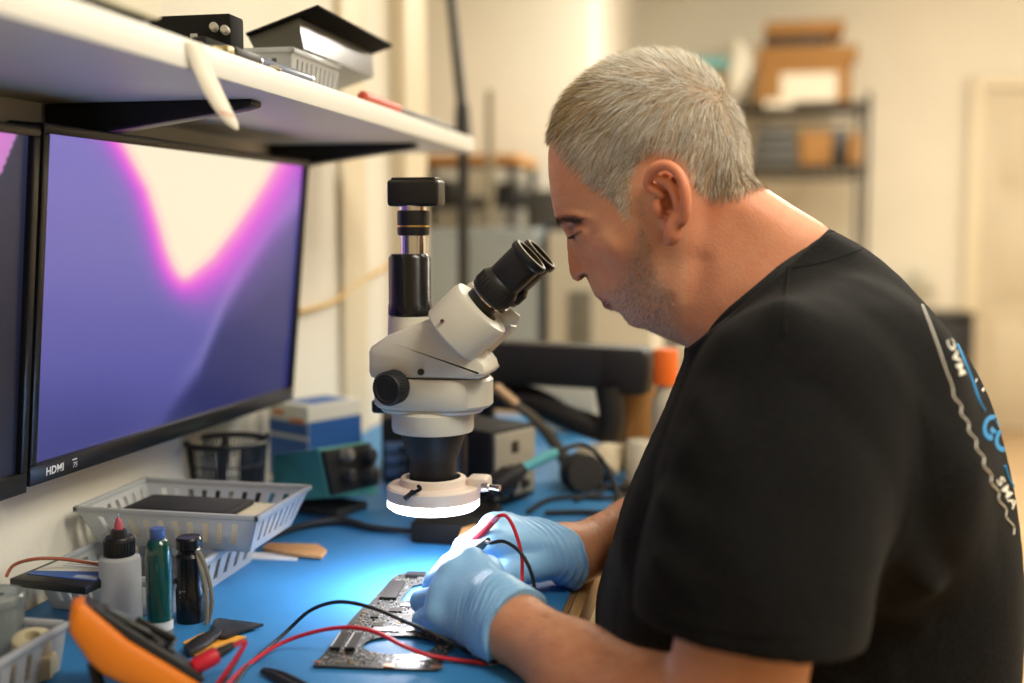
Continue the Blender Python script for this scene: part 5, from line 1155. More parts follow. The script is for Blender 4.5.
# ---------------------------------------------------------------- hands : joints in metres
IL = np.array([-.232, .966, .808]); PL_ = np.array([-.248, .921, .775])
HANDL = dict(w=WRL, c0=WRL+np.array([-.012, .012, .016]), c1=WRL+np.array([-.016, .004, -.013]), mcp=[IL, IL*.66+PL_*.34+np.array([-.005, -.003, .004]), IL*.33+PL_*.67+np.array([-.004, -.004, .002]), PL_],
             fing=[[(-.2575, .9925, .787), (-.2725, 1.014, .7805), (-.284, 1.030, .7715)], [(-.268, .977, .785), (-.277, 1.000, .775), (-.272, 1.018, .769)], [(-.2755, .957, .774), (-.277, .982, .7665), (-.264, .996, .7655)], [(-.268, .934, .7645), (-.269, .955, .7625), (-.257, .967, .7635)]],
             th=[WRL+np.array([-.022, .030, .010]), (-.222, .984, .796), (-.250, 1.013, .787), (-.272, 1.031, .777)])
HANDR = dict(w=WRR, c0=WRR+np.array([-.012, -.012, .008]), c1=WRR+np.array([-.010, .016, .002]), mcp=[(-.226, 1.048, .806), (-.232, 1.068, .813), (-.228, 1.088, .809), (-.218, 1.106, .797)],
             fing=[[(-.2575, 1.042, .795), (-.274, 1.046, .7815), (-.285, 1.050, .771)], [(-.262, 1.062, .795), (-.272, 1.066, .779), (-.278, 1.068, .768)], [(-.256, 1.085, .788), (-.262, 1.088, .771), (-.258, 1.088, .764)], [(-.244, 1.105, .779), (-.247, 1.106, .767), (-.240, 1.104, .763)]],
             th=[WRR+np.array([-.030, -.028, -.002]), (-.214, 1.031, .779), (-.243, 1.033, .772), (-.268, 1.042, .768)])
def hand(Fd, H, o=0.0, k=1.0):
    A = lambda q: np.array(q, float)
    w, c0, c1 = A(H['w']), A(H['c0']), A(H['c1']); m = [A(q) for q in H['mcp']]
    Fd.cone(c0, c1, .0205+o, .019+o, .012*k); Fd.cone(w, (c0+c1)/2, .0275+o, .023+o, .015*k)
    for i in range(4):
        c = c0+(c1-c0)*i/3; Fd.cone(c, m[i], .0175+o, .0135+o-.0006*i, .013*k)
        if i < 3: Fd.cone(m[i], m[i+1], .0125+o, .0125+o, .008*k)
    ctr = (m[1]+m[2]+c0+c1)/4; Fd.cone(ctr, (m[0]+m[3])/2, .017+o, .014+o, .014*k)
    for i, f in enumerate(H['fing']):
        s = (1, 1.03, .97, .86)[i]; f = [A(q) for q in f]; Fd.chain([m[i]]+f, [.0125*s+o, .0102*s+o, .0090*s+o, .0078*s+o], .0030*k)
    t = [A(q) for q in H['th']]; Fd.chain([w*.5+t[0]*.5]+t, [.018+o, .0165+o, .0135+o, .0108+o, .0088+o], .007*k)
hand(B, HANDL, -.0012); hand(B, HANDR, -.0012)
Vb, Qb = B.net(True, 1); del B.F
# ---------------------------------------------------------------- skin colour of the body, plus shade painted into face creases
q_ = proj(np.stack([Vb[:, 0], np.full(len(Vb), YP), Vb[:, 2]], -1)); bx_, by_ = q_[:, 0], q_[:, 1]
def srgb(c): c = np.array(c, float)/255; return np.where(c <= .04045, c/12.92, ((c+.055)/1.055)**2.4)
head_m = (Vb[:, 2] > .985) & (np.abs(Vb[:, 1]-YP) < .12)
colr = np.tile(srgb((226, 164, 128)), (len(Vb), 1))
def tint(m, c): 
    global colr
    m = m[:, None]; colr = colr*(1-m)+srgb(c)*m
n1 = vnoise(Vb[:, 0]*90, Vb[:, 1]*90, Vb[:, 2]*90, 3); n2 = vnoise(Vb[:, 0]*320, Vb[:, 1]*320, Vb[:, 2]*320, 5)
tint(np.clip(.35+.5*n1, 0, 1)*.5, (214, 138, 104)); tint(np.clip(n2, 0, 1)*.2, (192, 120, 90))
hm = head_m.astype(float)
near_face = lambda m: m*hm
tint(near_face(gauss(bx_, by_, 575, 270, 12, 14))*.45, (196, 112, 92)); tint(near_face(gauss(bx_, by_, 612, 262, 22, 20))*.25, (200, 122, 98))
ear_m = hm*(np.abs(Vb[:, 1]-YP) > .0725)*((bx_ > 634) & (bx_ < 694) & (by_ > 156) & (by_ < 252)); tint(ear_m*.45, (224, 124, 92))
tint(hm*((bx_ > 690) & (by_ > 190))*.35, (222, 134, 98))
BEARD = round_poly([(590, 281), (603, 287), (614, 284), (626, 262), (636, 235), (637, 200), (654, 200), (662, 250), (678, 285), (690, 330), (694, 350), (660, 343), (625, 326), (604, 314), (594, 300)])
bm_ = in_poly(bx_, by_, BEARD)*1.0; bd_ = poly_dist(bx_, by_, BEARD); bm_ = bm_*ss(0, 16, bd_)*hm
tint(np.clip(bm_*(.36+.3*n2), 0, .7), (176, 150, 136))
lip = near_face(np.maximum(line_g(bx_, by_, [(595.5, 299), (602, 300.5), (609, 303)], 2.4), line_g(bx_, by_, [(603, 306.5), (610, 306)], 2.4))); tint(np.clip(lip*1.3, 0, 1)*.9, (158, 80, 76))
tint(near_face(line_g(bx_, by_, [(597, 301), (603, 302.8), (609, 303.8)], 1.0))*.7, (92, 44, 42))  # shade between the lips, painted into the colour
tint(near_face(line_g(bx_, by_, [(574.5, 237.5), (580, 235), (587, 231.5)], 1.1))*.85, (58, 36, 32)); tint(near_face(line_g(bx_, by_, [(572, 228), (580, 225.5), (590, 227)], 1.1))*.4, (120, 70, 58)); tint(near_face(gauss(bx_, by_, 580, 232, 8, 5))*.25, (150, 96, 86))  # dark lash line, then lid crease shade painted into the skin
tint(near_face(line_g(bx_, by_, [(588, 275.5), (583.5, 277.5)], 1.9))*.85, (64, 32, 28))  # shade of the nostril painted into the colour
HAIRP = round_poly([(545, 134), (552, 141), (566, 153), (576, 169), (590, 184), (606, 196), (618, 206), (630, 222), (640, 222), (640, 198), (645, 172), (660, 158), (684, 166), (694, 188), (706, 202), (731, 204), (752, 196), (768, 184), (775, 150), (750, 90), (710, 45), (650, 35), (590, 50), (550, 95)])
hm2 = in_poly(bx_, by_, HAIRP)*ss(0, 9, poly_dist(bx_, by_, HAIRP))*hm*(1-ear_m)
tint(hm2*.75, (188, 172, 146))
skm = M('skin', rgb(206, 150, 120), .48, attr='skin', sss=.12, bump=.18, bscale=420, spec=.35)
body = net_object(Vb, Qb, 'body', skm, man, colr)
# ---------------------------------------------------------------- strands : hair, eyebrows, lashes, stubble, arm hair
FC = Vb[Qb].mean(1); e1_, e2_ = Vb[Qb[:, 2]]-Vb[Qb[:, 0]], Vb[Qb[:, 3]]-Vb[Qb[:, 1]]; FN = np.cross(e1_, e2_); FA = np.linalg.norm(FN, axis=1)*.5; FN = FN/np.maximum(FA[:, None]*2, 1e-12)
fq = proj(np.stack([FC[:, 0], np.full(len(FC), YP), FC[:, 2]], -1)); fx_, fy_ = fq[:, 0], fq[:, 1]
FHEAD = (FC[:, 2] > .985) & (np.abs(FC[:, 1]-YP) < .1)
EARF = (np.abs(FC[:, 1]-YP) > .0735) & (fx_ > 634) & (fx_ < 697) & (fy_ > 150) & (fy_ < 252)
def pick(wgt, n):
    p = wgt*FA; p = p/p.sum(); i = rng.choice(len(FC), n, p=p); a, b = rng.random((n, 1)), rng.random((n, 1)); q = Vb[Qb[i]]
    pos = q[:, 0]*(1-a)*(1-b)+q[:, 1]*a*(1-b)+q[:, 2]*a*b+q[:, 3]*(1-a)*b; return i, pos
def strands(pos, d0, d1, length, r, name, mat, cols, seg=3):
    """thin tapering three-sided hairs, all one mesh"""
    n = len(pos); ts = np.linspace(0, 1, seg+1); pts = [pos]
    for t in ts[1:]:
        d = d0*(1-t)+d1*t; d = d/np.linalg.norm(d, axis=1)[:, None]; pts.append(pts[-1]+d*(length/seg)[:, None])
    u = np.cross(d0, np.array([.3, .5, .8])); u /= np.linalg.norm(u, axis=1)[:, None]; w = np.cross(d0, u); w /= np.linalg.norm(w, axis=1)[:, None]
    V = []; F = []
    for k, (t, p) in enumerate(zip(ts, pts)):
        rk = r*(1-.75*t)
        for j in range(3): a = 2*PI*j/3; V.append(p+(u*math.cos(a)+w*math.sin(a))*(rk[:, None] if np.ndim(rk) else rk))
    V = np.stack(V, 1).reshape(-1, 3); nv = 3*(seg+1); base = np.arange(n)[:, None]*nv
    for k in range(seg):
        for j in range(3): F.append(base+np.array([[k*3+j, k*3+(j+1) % 3, k*3+3+(j+1) % 3, k*3+3+j]]))
    F = np.concatenate(F); return net_object(V, F, name, mat, man, np.repeat(cols, nv, 0), 'strand')
hairm = M('hair_strands', rgb(150, 140, 120), .42, attr='strand', spec=.35)
def rnd(n, s): return rng.normal(size=(n, 3))*s
WHORL = onY(722, 88, YP)
hw_ = in_poly(fx_, fy_, HAIRP)*FHEAD*~EARF*(.25+.75*ss(0, 10, poly_dist(fx_, fy_, HAIRP)))
N = 26000; i, pos = pick(hw_.astype(float), N); nr = FN[i]; hx, hy = fx_[i], fy_[i]
fl = pos-WHORL; fl += np.stack([-.02-.08*ss(125, 70, hy), 0*hx, -.01-.09*ss(80, 130, hy)], 1)+rnd(N, .012)*ss(140, 80, hy)[:, None]
fl = fl-nr*(fl*nr).sum(1)[:, None]; fl /= np.linalg.norm(fl, axis=1)[:, None]
clump = vnoise(pos[:, 0]*150, pos[:, 1]*150, pos[:, 2]*150, 9)[:, None]; cl2_ = vnoise(pos[:, 0]*150+7, pos[:, 1]*150, pos[:, 2]*150, 4)[:, None]
fl = fl+np.cross(nr, fl)*clump*.45
lift = np.interp(hy, [50, 110, 170, 205], [.95, .52, .30, .30])[:, None]
d0 = fl+nr*(lift+.25)+rnd(N, .17); d1 = fl+nr*(lift-.40)+rnd(N, .16)+np.cross(nr, fl)*cl2_*.25
edge = poly_dist(hx, hy, HAIRP); ln = np.interp(hy, [50, 100, 160, 200, 225], [.0150, .0165, .0140, .0085, .004])*(.55+.45*ss(0, 14, edge))*rng.uniform(.75, 1.15, N)
t_ = rng.random(N); fr_ = ss(640, 560, hx)*ss(170, 100, hy); nape = ss(150, 195, hy)*ss(690, 735, hx)
grey = srgb((252, 249, 240)); blond = srgb((214, 190, 150)); dark = srgb((128, 110, 86))
mixd = np.clip(.12+.42*fr_+.5*nape+.25*(clump[:, 0] > .3)*fr_, 0, .8); mixb = np.clip(.25+.4*fr_, 0, .8)
cols = np.where((t_ < mixd)[:, None], dark, np.where((t_ < mixd+mixb)[:, None], blond, grey))*rng.uniform(.75, 1.15, (N, 1))
strands(pos, d0, d1, ln, np.full(N, .00017), 'hair', hairm, cols)
# eyebrows
for s in (-1, 1):
    w_ = line_g(fx_, fy_, [(557, 221.5), (565, 219.5), (574, 219), (585, 221.5)], 2.2); w_ = np.where(w_ > .3, w_, 0)*FHEAD*((FC[:, 1]-YP)*s > .004)
    N = 420; i, pos = pick(w_, N); nr = FN[i]; dr_ = np.array([.5, s*.5, .05])+np.zeros((N, 3)); dr_ = dr_-nr*(dr_*nr).sum(1)[:, None]; dr_ /= np.linalg.norm(dr_, axis=1)[:, None]
    strands(pos, dr_+nr*.5+rnd(N, .2), dr_+nr*.1+rnd(N, .2), rng.uniform(.005, .009, N), np.full(N, .00016), 'eyebrow', hairm, np.tile(srgb((112, 88, 74)), (N, 1))*rng.uniform(.6, 1.4, (N, 1)), 2)
    c = onY(584, 233.5, YP); N = 80; t = np.linspace(-1, 1, N); to_ = s*t; pos = np.stack([c[0]-.0062+.0042*(to_+.25)**2, np.full(N, YP+s*.031)+.011*t, c[2]-.0032+.0030*np.maximum(to_, 0)], 1)
    strands(pos, np.tile([-.8, 0, -.35], (N, 1))+rnd(N, .12), np.tile([-.8, s*.05, -.15], (N, 1))+rnd(N, .12), rng.uniform(.003, .006, N), np.full(N, .00022), 'eyelashes', hairm, np.tile(srgb((30, 22, 20)), (N, 1)), 2)
# stubble
bw_ = in_poly(fx_, fy_, BEARD)*ss(0, 16, poly_dist(fx_, fy_, BEARD))*FHEAD*~EARF; N = 6500; i, pos = pick(bw_.astype(float), N); nr = FN[i]
dn_ = np.tile([-.25, 0, -.8], (N, 1)); dn_ = dn_-nr*(dn_*nr).sum(1)[:, None]
strands(pos, dn_+nr*.6+rnd(N, .2), dn_+nr*.3+rnd(N, .2), rng.uniform(.0015, .0032, N), np.full(N, .00012), 'stubble', hairm, np.where(rng.random((N, 1)) < .72, srgb((228, 218, 206)), srgb((110, 90, 76)))*rng.uniform(.7, 1.1, (N, 1)), 1)
# forearm hair
fa = np.zeros(len(FC))
for E_, Wr in ((ELL, WRL), (ELR, WRR)):
    ba = Wr-E_; t = ((FC-E_)@ba)/(ba@ba); dd_ = np.linalg.norm(FC-E_-np.clip(t, 0, 1)[:, None]*ba, axis=1); fa += ((t > .1) & (t < .97) & (dd_ < .06))*(.4+.6*(FN[:, 2] > -.1))
N = 1600; i, pos = pick(fa, N); nr = FN[i]; dr_ = np.tile((WRL-ELL)/np.linalg.norm(WRL-ELL), (N, 1))+np.array([0, -.5, -.4]); dr_ = dr_-nr*(dr_*nr).sum(1)[:, None]
strands(pos, dr_+nr*.45+rnd(N, .25), dr_+nr*.15+rnd(N, .3), rng.uniform(.006, .012, N), np.full(N, .00009), 'arm_hair', hairm, np.tile(srgb((120, 92, 72)), (N, 1))*rng.uniform(.6, 1.2, (N, 1)), 3)
# ---------------------------------------------------------------- gloves
glm = M('blue_nitrile', rgb(150, 206, 255), .40, sss=.0, bump=.12, bscale=260, var=.03, vscale=40, spec=.45)
def glove(H, E_, cuff_px, nm):
    w = np.array(H['w'], float); axs = (np.array(E_)-w); axs /= np.linalg.norm(axs)
    pts = np.array([w]+[np.array(q, float) for q in H['mcp']]+[np.array(q, float) for f in H['fing'] for q in f]+[np.array(q, float) for q in H['th']])
    lo = np.minimum(pts.min(0), w+axs*.05)-.04; hi = np.maximum(pts.max(0), w+axs*.05)+.04
    G = Field(*[np.arange(lo[k], hi[k], .0010) for k in range(3)]); hand(G, H, .0008)
    G.chain([w+axs*.05, w+axs*.012, w], [.0335, .0318, .0305], .012)
    x, y, z = [G.g[0][:, None, None], G.g[1][None, :, None], G.g[2][None, None, :]]
    t = (x-w[0])*axs[0]+(y-w[1])*axs[1]+(z-w[2])*axs[2]
    u_, v_, w_ = frame(axs); 
    # gathers: ridges running across the hand near the wrist, fading to the knuckles
    px_ = proj(np.stack(np.broadcast_arrays(x, y, z), -1)) if False else None
    nz = vnoise(x*55+0*y+0*z, y*55+0*x+0*z, z*55+0*x+0*y, 2)
    amp = np.exp(-((t+.020)/.020)**2)*.00075+np.exp(-((t-cuff_px+.008)/.010)**2)*.0004
    ph = t*1000+(x*u_[0]+y*u_[1]+z*u_[2])*160+nz*5.5
    nz2 = vnoise(x*26+0*y+0*z, y*26+0*x+0*z, z*26+0*x+0*y, 7)
    G.F -= (amp*2.0*((.5+.5*np.sin(ph))**2-.35)*(.6+.5*nz2)).astype(np.float32)
    G.F -= (.0006*nz2*np.clip(1-np.abs(t+.05)/.06, 0, 1)).astype(np.float32)
    G.F = np.maximum(G.F, (t-cuff_px-.0015*np.sin((x*v_[0]+y*v_[1]+z*v_[2])*160)).astype(np.float32))
    V, Q = G.net(True, 1); g = net_object(V, Q, nm, glm, man)
    c = w+axs*(cuff_px-.0012)
    rg = []
    for a in np.linspace(0, 2*PI, 48)[:-1]:
        d = np.array(u_)*math.cos(a)+np.array(v_)*math.sin(a); r = .0318+.0008*math.sin(3*a+1); rg.append(c+d*r+axs*.0015*math.sin(float(np.dot(c+d*r, np.array(v_)))*160))
    m = MB(); m.tube(rg, .0012, 6, closed=True, raw=True); m.build('cuff_roll', glm, g); return g
glove(HANDL, ELL, .010, 'glove'); glove(HANDR, ELR, -.012, 'glove')
# ---------------------------------------------------------------- T-shirt
TORSO = [(674, 318), (685, 352), (676, 378), (664, 408), (650, 440), (637, 470), (624, 500), (612, 540), (601, 580), (597, 610), (598, 660), (604, 720), (625, 790), (800, 830), (985, 800), (1006, 740), (1013, 680), (1017, 630), (1018, 585), (1016, 540),
         (1010, 490), (1001, 445), (988, 400), (972, 366), (950, 333), (922, 300), (895, 272), (866, 249), (838, 233), (815, 219), (780, 190), (715, 235)]
TW = [(690, 330, .10), (740, 260, .09), (830, 235, .09), (780, 290, .125), (740, 340, .13), (880, 280, .135), (700, 420, .165), (800, 380, .19), (920, 340, .175), (640, 520, .17), (780, 500, .20), (960, 450, .19), (620, 640, .185), (800, 650, .215), (990, 600, .20), (1000, 520, .195), (800, 780, .21)]
infT = Inflate(TORSO, 2.0, 900)
T = Field(np.arange(-.19, .31, .003), np.arange(.68, 1.42, .003), np.arange(.60, 1.16, .003))
px_, py_ = side_px(T.g[0].astype(float), T.g[2].astype(float)); vt_ = infT.at(px_, py_)
ut = np.sqrt(np.maximum(2*vt_, 0))*PXM*1.22; Wt = rbf(TW, px_, py_, 60.0); ht = (np.maximum(ut, 1e-5)**-2.6+Wt**-2.6)**(-1/2.6)
hs = np.where(vt_ > 0, ht*ht, np.minimum(vt_, 0)*PXM*.02)[:, None, :]; yy2 = (T.g[1].astype(float)[None, :, None]-YP)**2
T.F[:] = np.clip((yy2-hs)/(2*np.sqrt(np.maximum(np.maximum(yy2, hs), 1e-3))), -.5, .5)
for S, E_ in ((SHL, ELL), (SHR, ELR)):
    T.cone(tb(814, 345), S+np.array([0, 0, .0]), .048, .060, .05)
    sg_ = np.sign(S[1]-YP); T.cone(tb(852, 372)+np.array([0, sg_*.125, 0]), tb(862, 440)+np.array([0, sg_*.13, 0]), .070, .075, .08)
    T.chain([S, S*.7+E_*.3, S*.4+E_*.6, S*.1+E_*.9], [.0615, .069, .068, .066], .055)
X_, Y_, Z_ = T.g[0][:, None, None], T.g[1][None, :, None], T.g[2][None, None, :]
# folds : long soft ridges pulling from the armpit and round the waist, plus fine drape
F0 = T.F
def fold(pts, w, a, Y):
    """a raised (a > 0) or sunken fold along photo points on the plane Y"""
    global F0
    q = [onY(x, y, Y) for x, y in pts]
    P_ = smooth_path(q, 5); lo, hi = np.min(P_, 0)-w*3, np.max(P_, 0)+w*3; sl, x, y, z = T.sub(lo, hi); d = np.full(T.F[sl].shape, 1e3, np.float32)
    for A, Bq in zip(P_[:-1], P_[1:]):
        ba = Bq-A; t = np.clip(((x-A[0])*ba[0]+(y-A[1])*ba[1]+(z-A[2])*ba[2])/(ba@ba), 0, 1); d = np.minimum(d, (x-A[0]-ba[0]*t)**2+(y-A[1]-ba[1]*t)**2*.35+(z-A[2]-ba[2]*t)**2)
    T.F[sl] -= (1.7*a*np.exp(-.5*d/w**2)).astype(np.float32)
for pts, w, a, Y in (([(826, 470), (800, 560), (770, 640)], .010, -.012, .86), ([(850, 440), (880, 490), (905, 540)], .010, .006, .88), ([(838, 500), (880, 545), (930, 590)], .011, .007, .88), ([(830, 540), (870, 590), (930, 640)], .011, .006, .88),
                     ([(825, 590), (860, 640), (900, 690)], .010, .006, .88), ([(700, 400), (730, 450), (770, 490)], .010, .004, .80), ([(690, 450), (740, 500), (800, 520)], .011, .005, .80), ([(780, 300), (800, 350), (810, 420)], .012, .004, .84),
                     ([(665, 500), (720, 545), (780, 565)], .010, .0045, .78), ([(660, 560), (720, 590), (790, 600)], .009, .004, .76), ([(850, 380), (900, 420), (950, 470)], .014, .005, .90), ([(730, 340), (700, 400), (672, 470)], .010, .004, .84),
                     ([(640, 500), (625, 560), (622, 610)], .008, .005, 1.0), ([(618, 540), (632, 580), (650, 610)], .007, .004, .98)): fold(pts, w, a, Y)
n3 = vnoise(X_*16+0*Y_+0*Z_, Y_*16+0*X_+0*Z_, Z_*11+X_*9+0*Y_, 21); n4 = vnoise(X_*38+Z_*20+0*Y_, Y_*34+0*X_+0*Z_, Z_*20+0*X_+0*Y_, 22)
T.F -= (.0030*n3+.0010*n4).astype(np.float32)
# neck opening : plane through the collar line; sleeve hems; hollow where neck and arms come out
CA, CB = tb(826, 229), tb(692, 341); cdir = CB-CA; cn = np.array([-cdir[2], 0, cdir[0]]); cn /= np.linalg.norm(cn); cn = cn if cn[2] > 0 else -cn
T.F = np.maximum(T.F, (((X_-CA[0])*cn[0]+(Z_-CA[2])*cn[2])-.55*np.maximum(np.abs(Y_-YP)-.09, 0)).astype(np.float32))
h2, s2, v2 = head_h(px_, py_); hc = np.where(s2 > 0, (h2+.0035)**2, -.0004)[:, None, :]; cav = (yy2-hc)/(2*np.sqrt(np.maximum(np.maximum(yy2, hc), 1e-3)))
near = (((X_-CA[0])*cn[0]+(Z_-CA[2])*cn[2]) > -.012); T.F = np.where(near, np.maximum(T.F, -cav), T.F).astype(np.float32)
hem = []
for S, E_, tt in ((SHL, ELL, .705), (SHR, ELR, .70)):
    ax_ = (E_-S); L_ = np.linalg.norm(ax_); ax_ = ax_/L_; O = S+ax_*L_*tt
    if S is SHL:
        h0, h1 = onY(645, 624, O[1]-.02), onY(801, 654, O[1]-.03); ux = h1-h0; ux /= np.linalg.norm(ux); hn = np.cross(ux, [.06, 1, -.10]); hn /= np.linalg.norm(hn); hn = hn if hn@ax_ > 0 else -hn; O = (h0+h1)/2; O[1] = (S+ax_*L_*tt)[1]
    else: hn = ax_
    dpl = (X_-O[0])*hn[0]+(Y_-O[1])*hn[1]+(Z_-O[2])*hn[2]
    ra = np.sqrt(np.maximum((X_-S[0])**2+(Y_-S[1])**2+(Z_-S[2])**2-((X_-S[0])*ax_[0]+(Y_-S[1])*ax_[1]+(Z_-S[2])*ax_[2])**2, 0))
    al = (X_-S[0])*ax_[0]+(Y_-S[1])*ax_[1]+(Z_-S[2])*ax_[2]
    arm_zone = (ra < .105) & (al > L_*.35); cut = np.where(arm_zone, dpl, -1); T.F = np.maximum(T.F, cut.astype(np.float32))
    hol = np.where((dpl > -.02) & arm_zone, ra-.0575, 1); T.F = np.maximum(T.F, -hol.astype(np.float32)); hem.append((O, hn, S, ax_))
Vs, Qs = T.net(True, 2)
def shirt_mat():
    m = M('black_cotton', (.0125, .0125, .0130, 1), .9, spec=.12, sheen=.03); nt = m.node_tree; N = nt.nodes; L = nt.links; b = N['Principled BSDF']
    tc = N.new('ShaderNodeTexCoord'); mp = N.new('ShaderNodeMapping'); mp.inputs['Scale'].default_value = (1, 1, .5); L.new(tc.outputs['Object'], mp.inputs['Vector'])
    n = N.new('ShaderNodeTexNoise'); n.inputs['Scale'].default_value = 700; n.inputs['Detail'].default_value = 3; L.new(mp.outputs[0], n.inputs['Vector'])
    cr = N.new('ShaderNodeValToRGB'); cr.color_ramp.elements[0].position = .35; cr.color_ramp.elements[0].color = (.0032, .0032, .0035, 1); cr.color_ramp.elements[1].position = .75; cr.color_ramp.elements[1].color = (.0135, .0135, .0145, 1)
    L.new(n.outputs['Fac'], cr.inputs[0]); L.new(cr.outputs[0], b.inputs['Base Color'])
    n2 = N.new('ShaderNodeTexNoise'); n2.inputs['Scale'].default_value = 60; n2.inputs['Detail'].default_value = 6; L.new(mp.outputs[0], n2.inputs['Vector'])
    ad = N.new('ShaderNodeMath'); ad.operation = 'ADD'; L.new(n.outputs['Fac'], ad.inputs[0]); L.new(n2.outputs['Fac'], ad.inputs[1])
    bp = N.new('ShaderNodeBump'); bp.inputs['Strength'].default_value = .5; bp.inputs['Distance'].default_value = .0012; L.new(ad.outputs[0], bp.inputs['Height']); L.new(bp.outputs[0], b.inputs['Normal']); return m
ctm = shirt_mat(); shirt = net_object(Vs, Qs, 'tshirt', ctm, man)
bvh = BVHTree.FromPolygons([tuple(q) for q in Vs], [tuple(int(k) for k in q) for q in Qs])
# ribbed collar : a loop round the neck lying in the collar plane
cc_ = (CA+CB)/2; ea = (CA-CB)/2; la = np.linalg.norm(ea); ring = []
for a in np.linspace(0, 2*PI, 72)[:-1]:
    d = ea*math.cos(a)*.99+np.array([0, 1, 0])*math.sin(a)*.0735*(1-.08*math.cos(a)); p = cc_+d
    hit = bvh.find_nearest(Vector(p-cn*.006)); q = np.array(hit[0]) if hit[0] is not None else p
    ring.append(q*.75+(p-cn*.006)*.25)
ring = [np.mean([ring[(k+j) % len(ring)] for j in (-2, -1, 0, 1, 2)], 0) for k in range(len(ring))]
m = MB(); m.tube(ring, .0068, 10, closed=True, raw=True, flat=.42, up=tuple(cn)); m.build('collar', M('collar_rib', (.011, .011, .0115, 1), .85, bump=.4, bscale=500), shirt)
# shoulder and sleeve seams, hem stitch line
def on_shirt(x, y):
    r = ray(x, y); r = r/np.linalg.norm(r); hit = bvh.ray_cast(Vector(CAM), Vector(r)); 
    return (np.array(hit[0]), np.array(hit[1])) if hit[0] is not None else (None, None)
def seam(pts, r, name, mat, lift=.0002, per=6):
    P_ = smooth_path([np.array(p, float) for p in pts], per); o = []
    for x, y in P_:
        h, n = on_shirt(x, y)
        if h is not None: o.append(h+n*lift)
    if len(o) > 2: m = MB(); m.tube(o, r, 6, raw=True); return m.build(name, mat, shirt)
seam([(790, 262), (786, 300), (784, 335)], .0012, 'seam', ctm); seam([(862, 249), (826, 262), (792, 268)], .0009, 'seam', ctm)
seam([(650, 607), (690, 622), (740, 633), (802, 637)], .0008, 'hem_stitch', ctm)
# ---------------------------------------------------------------- print on the back of the shirt
prw, prb = M('print_pale', rgb(236, 232, 220), .7), M('print_blue', rgb(36, 140, 206), .7)
wav = [(922, 305), (930, 325), (938, 347), (945, 368), (952, 387)]
for k in range(17): wav.append((955+k*3.75+(2.0 if k % 2 else -1.6), 397+k*8.6))
seam(wav, .0007, 'print_border', prw, .0003, 4)
seam([(957, 345), (964, 362), (972, 382), (979, 402), (984, 410)], .0016, 'print_stripe', prb, .0002); seam([(1004, 466), (1007, 476), (1012, 486)], .0018, 'print_stripe', prb, .0002)
def print_text(txt, size, cx, cy, ux, uy, vx, vy, mat, name, shear=0, bold=0):
    n = len(txt)
    for k, ch in enumerate(txt):
        o = (k-(n-1)/2)*.76*size; print_letter(ch, size, cx+o*ux, cy+o*uy, ux, uy, vx, vy, mat, name, shear, bold)
def print_letter(txt, size, cx, cy, ux, uy, vx, vy, mat, name, shear=0, bold=0):
    vs, fs = text_mesh(txt, size, shear=shear, bold=bold); b = bmesh.new(); bv_ = [b.verts.new(q) for q in vs]
    for f in fs:
        try: b.faces.new([bv_[k] for k in f])
        except ValueError: pass
    bmesh.ops.triangulate(b, faces=b.faces[:]); bmesh.ops.subdivide_edges(b, edges=[e for e in b.edges if e.calc_length() > size*.12], cuts=2, use_grid_fill=False); bmesh.ops.triangulate(b, faces=b.faces[:])
    b.verts.index_update(); ok = {}; V = []
    for v in b.verts:
        h, n = on_shirt(cx+v.co.x*ux+v.co.y*vx, cy+v.co.x*uy+v.co.y*vy)
        if h is not None: ok[v.index] = len(V); V.append(h+n*.0006)
    F = [[ok[v.index] for v in f.verts] for f in b.faces if all(v.index in ok for v in f.verts)]
    F = [f for f in F if max(np.linalg.norm(V[f[i]]-V[f[i-1]]) for i in range(3)) < .02]; b.free()
    if F: m = MB(); m.add(V, F); return m.build(name, mat, shirt, flat=True)
print_text('MAC', 1, 956, 357, -6, -16, -9, 3.5, prw, 'print_letter', bold=.02)
print_text('IP', 1, 981, 383, 12, 15, 7, -14, prw, 'print_letter', shear=.1, bold=.02)
print_text('GO', 1, 996, 434, 17, 17, 15, -28, prb, 'print_letter', bold=.03)
print_text('I', 1, 1008, 449, 6, 10, 7, -12, prw, 'print_letter', bold=.02)
print_text('SMA', 1, 1006, 492, 8, 14, 9, -7, prw, 'print_letter', bold=.02)
# ---------------------------------------------------------------- test leads from the meter to the hands
redm, lblk = M('red_lead', rgb(206, 34, 52), .4), M('black_lead', (.010, .010, .011, 1), .55)
def lead(nm, lab, mat, plug0, path, r, probe, probe_tip):
    t = thing(nm, plug0, lab, 'test lead')
    m = MB(); m.tube(path, r, 8); m.build('cable', mat, t)
    a, b = np.array(path[0]), np.array(plug0)
    return t
zm = MAT+.0022
pk = np.array(plug_r); pd = MD
tl = thing('red_test_lead', pk, 'red test lead running from the meter over the circuit board to the hands', 'test lead')
pdv = MN*.80-MD*.55-MS*.10; pdv /= np.linalg.norm(pdv); out_r = pk+pdv*.030
PTR = np.array([-.296, 1.059, .7590]); PBR = np.array([-.228, 1.037, .829])
path = [out_r, out_r+pdv*.008+np.array([.001, 0, -.003]), onZ(214, 690, zm+.004), onZ(222, 690, zm), onZ(244, 668, zm), P(280, 644, .955), P(318, 631, .955), P(352, 627.5, .945), P(378, 633, .935), P(404, 646, .925), onZ(432, 656, zm+.004), onZ(470, 661.5, zm), onZ(495, 662.5, zm), np.array([-.186, .905, .7548]), np.array([-.192, .945, .757]), P(521, 590, 1.02), P(522, 574, 1.03), P(522, 558, 1.03), P(518, 540, 1.03), P(512, 524, 1.035), P(505, 515.5, 1.04), P(497, 517, 1.045), PBR]
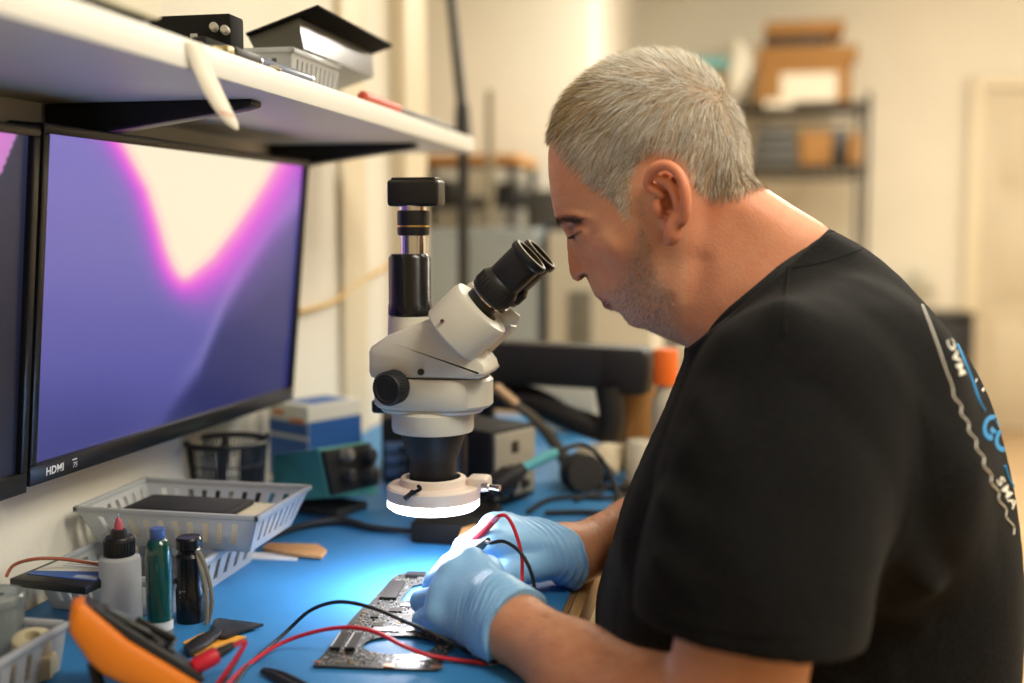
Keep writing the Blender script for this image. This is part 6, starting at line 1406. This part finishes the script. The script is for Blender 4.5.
m = MB(); m.tube(path, .0018, 8, per=7); m.build('cable', redm, tl)
m = MB(); dv2 = (PBR-PTR)/np.linalg.norm(PBR-PTR); L2 = np.linalg.norm(PBR-PTR)
m.lathe([(.0006, .0), (.0012, .010), (.003, .016), (.0042, .020), (.0045, .045), (.0042, L2-.015), (.0034, L2-.004), (.0026, L2+.008)], PTR, dv2, 18); pr = m.build('probe', redm, tl)
m = MB(); m.lathe([(.0003, -.004), (.0007, .001), (.0008, .012)], PTR, dv2, 10); m.build('probe_tip', chrome, pr)
m = MB(); q0, q1 = pk-pdv*.004, pk+pdv*.018; m.lathe([(.0058, 0), (.0066, .002), (.0066, .017), (.0058, .020), (.0040, .021)], q0, q1-q0, 20); pl_r = m.build('plug', redm, tl)
m = MB(); m.lathe([(.0042, .016), (.0042, .020), (.003, .031), (.0019, .034)], q0, q1-q0, 16); m.build('boot', lblk, pl_r)
pk2 = np.array(plug_b); tl = thing('black_test_lead', pk2, 'black test lead arching from the meter over the circuit board to the hands', 'test lead')
PTB = np.array([-.291, 1.050, .7590]); PBB = np.array([-.226, 1.000, .820])
out_b = pk2+pdv*.030
path = [out_b, out_b+pdv*.008+np.array([.001, 0, -.004]), onZ(214, 700, zm+.004), onZ(228, 694, zm+.003), onZ(250, 664, zm), P(284, 634, .985), P(308, 612, .985), P(330, 603, .98), P(350, 602.5, .972), P(376, 609, .96), P(404, 621, .945), P(440, 637, .93), onZ(470, 652, zm+.004), onZ(492, 662, zm+.003), np.array([-.176, .908, .7548]), np.array([-.182, .944, .757]), P(534, 606, .98), P(534, 585, .985), P(529, 567, .985), P(519, 551, .99), P(504, 541.5, 1.0), P(491, 543, 1.01), PBB]
m = MB(); m.tube(path, .0017, 8, per=7); m.build('cable', lblk, tl)
dv2 = (PBB-PTB)/np.linalg.norm(PBB-PTB); L2 = np.linalg.norm(PBB-PTB)
m = MB(); m.lathe([(.0006, .0), (.0012, .010), (.003, .016), (.0042, .020), (.0045, .045), (.0042, L2-.012), (.0034, L2-.004), (.0024, L2+.004)], PTB, dv2, 18); pr = m.build('probe', lblk, tl)
m = MB(); m.lathe([(.0003, -.004), (.0007, .001), (.0008, .012)], PTB, dv2, 10); m.build('probe_tip', chrome, pr)
m = MB(); q0, q1 = pk2-pdv*.004, pk2+pdv*.018; m.lathe([(.0058, 0), (.0066, .002), (.0066, .017), (.0042, .020), (.003, .031), (.0019, .034)], q0, q1-q0, 20); m.build('plug', lblk, tl)
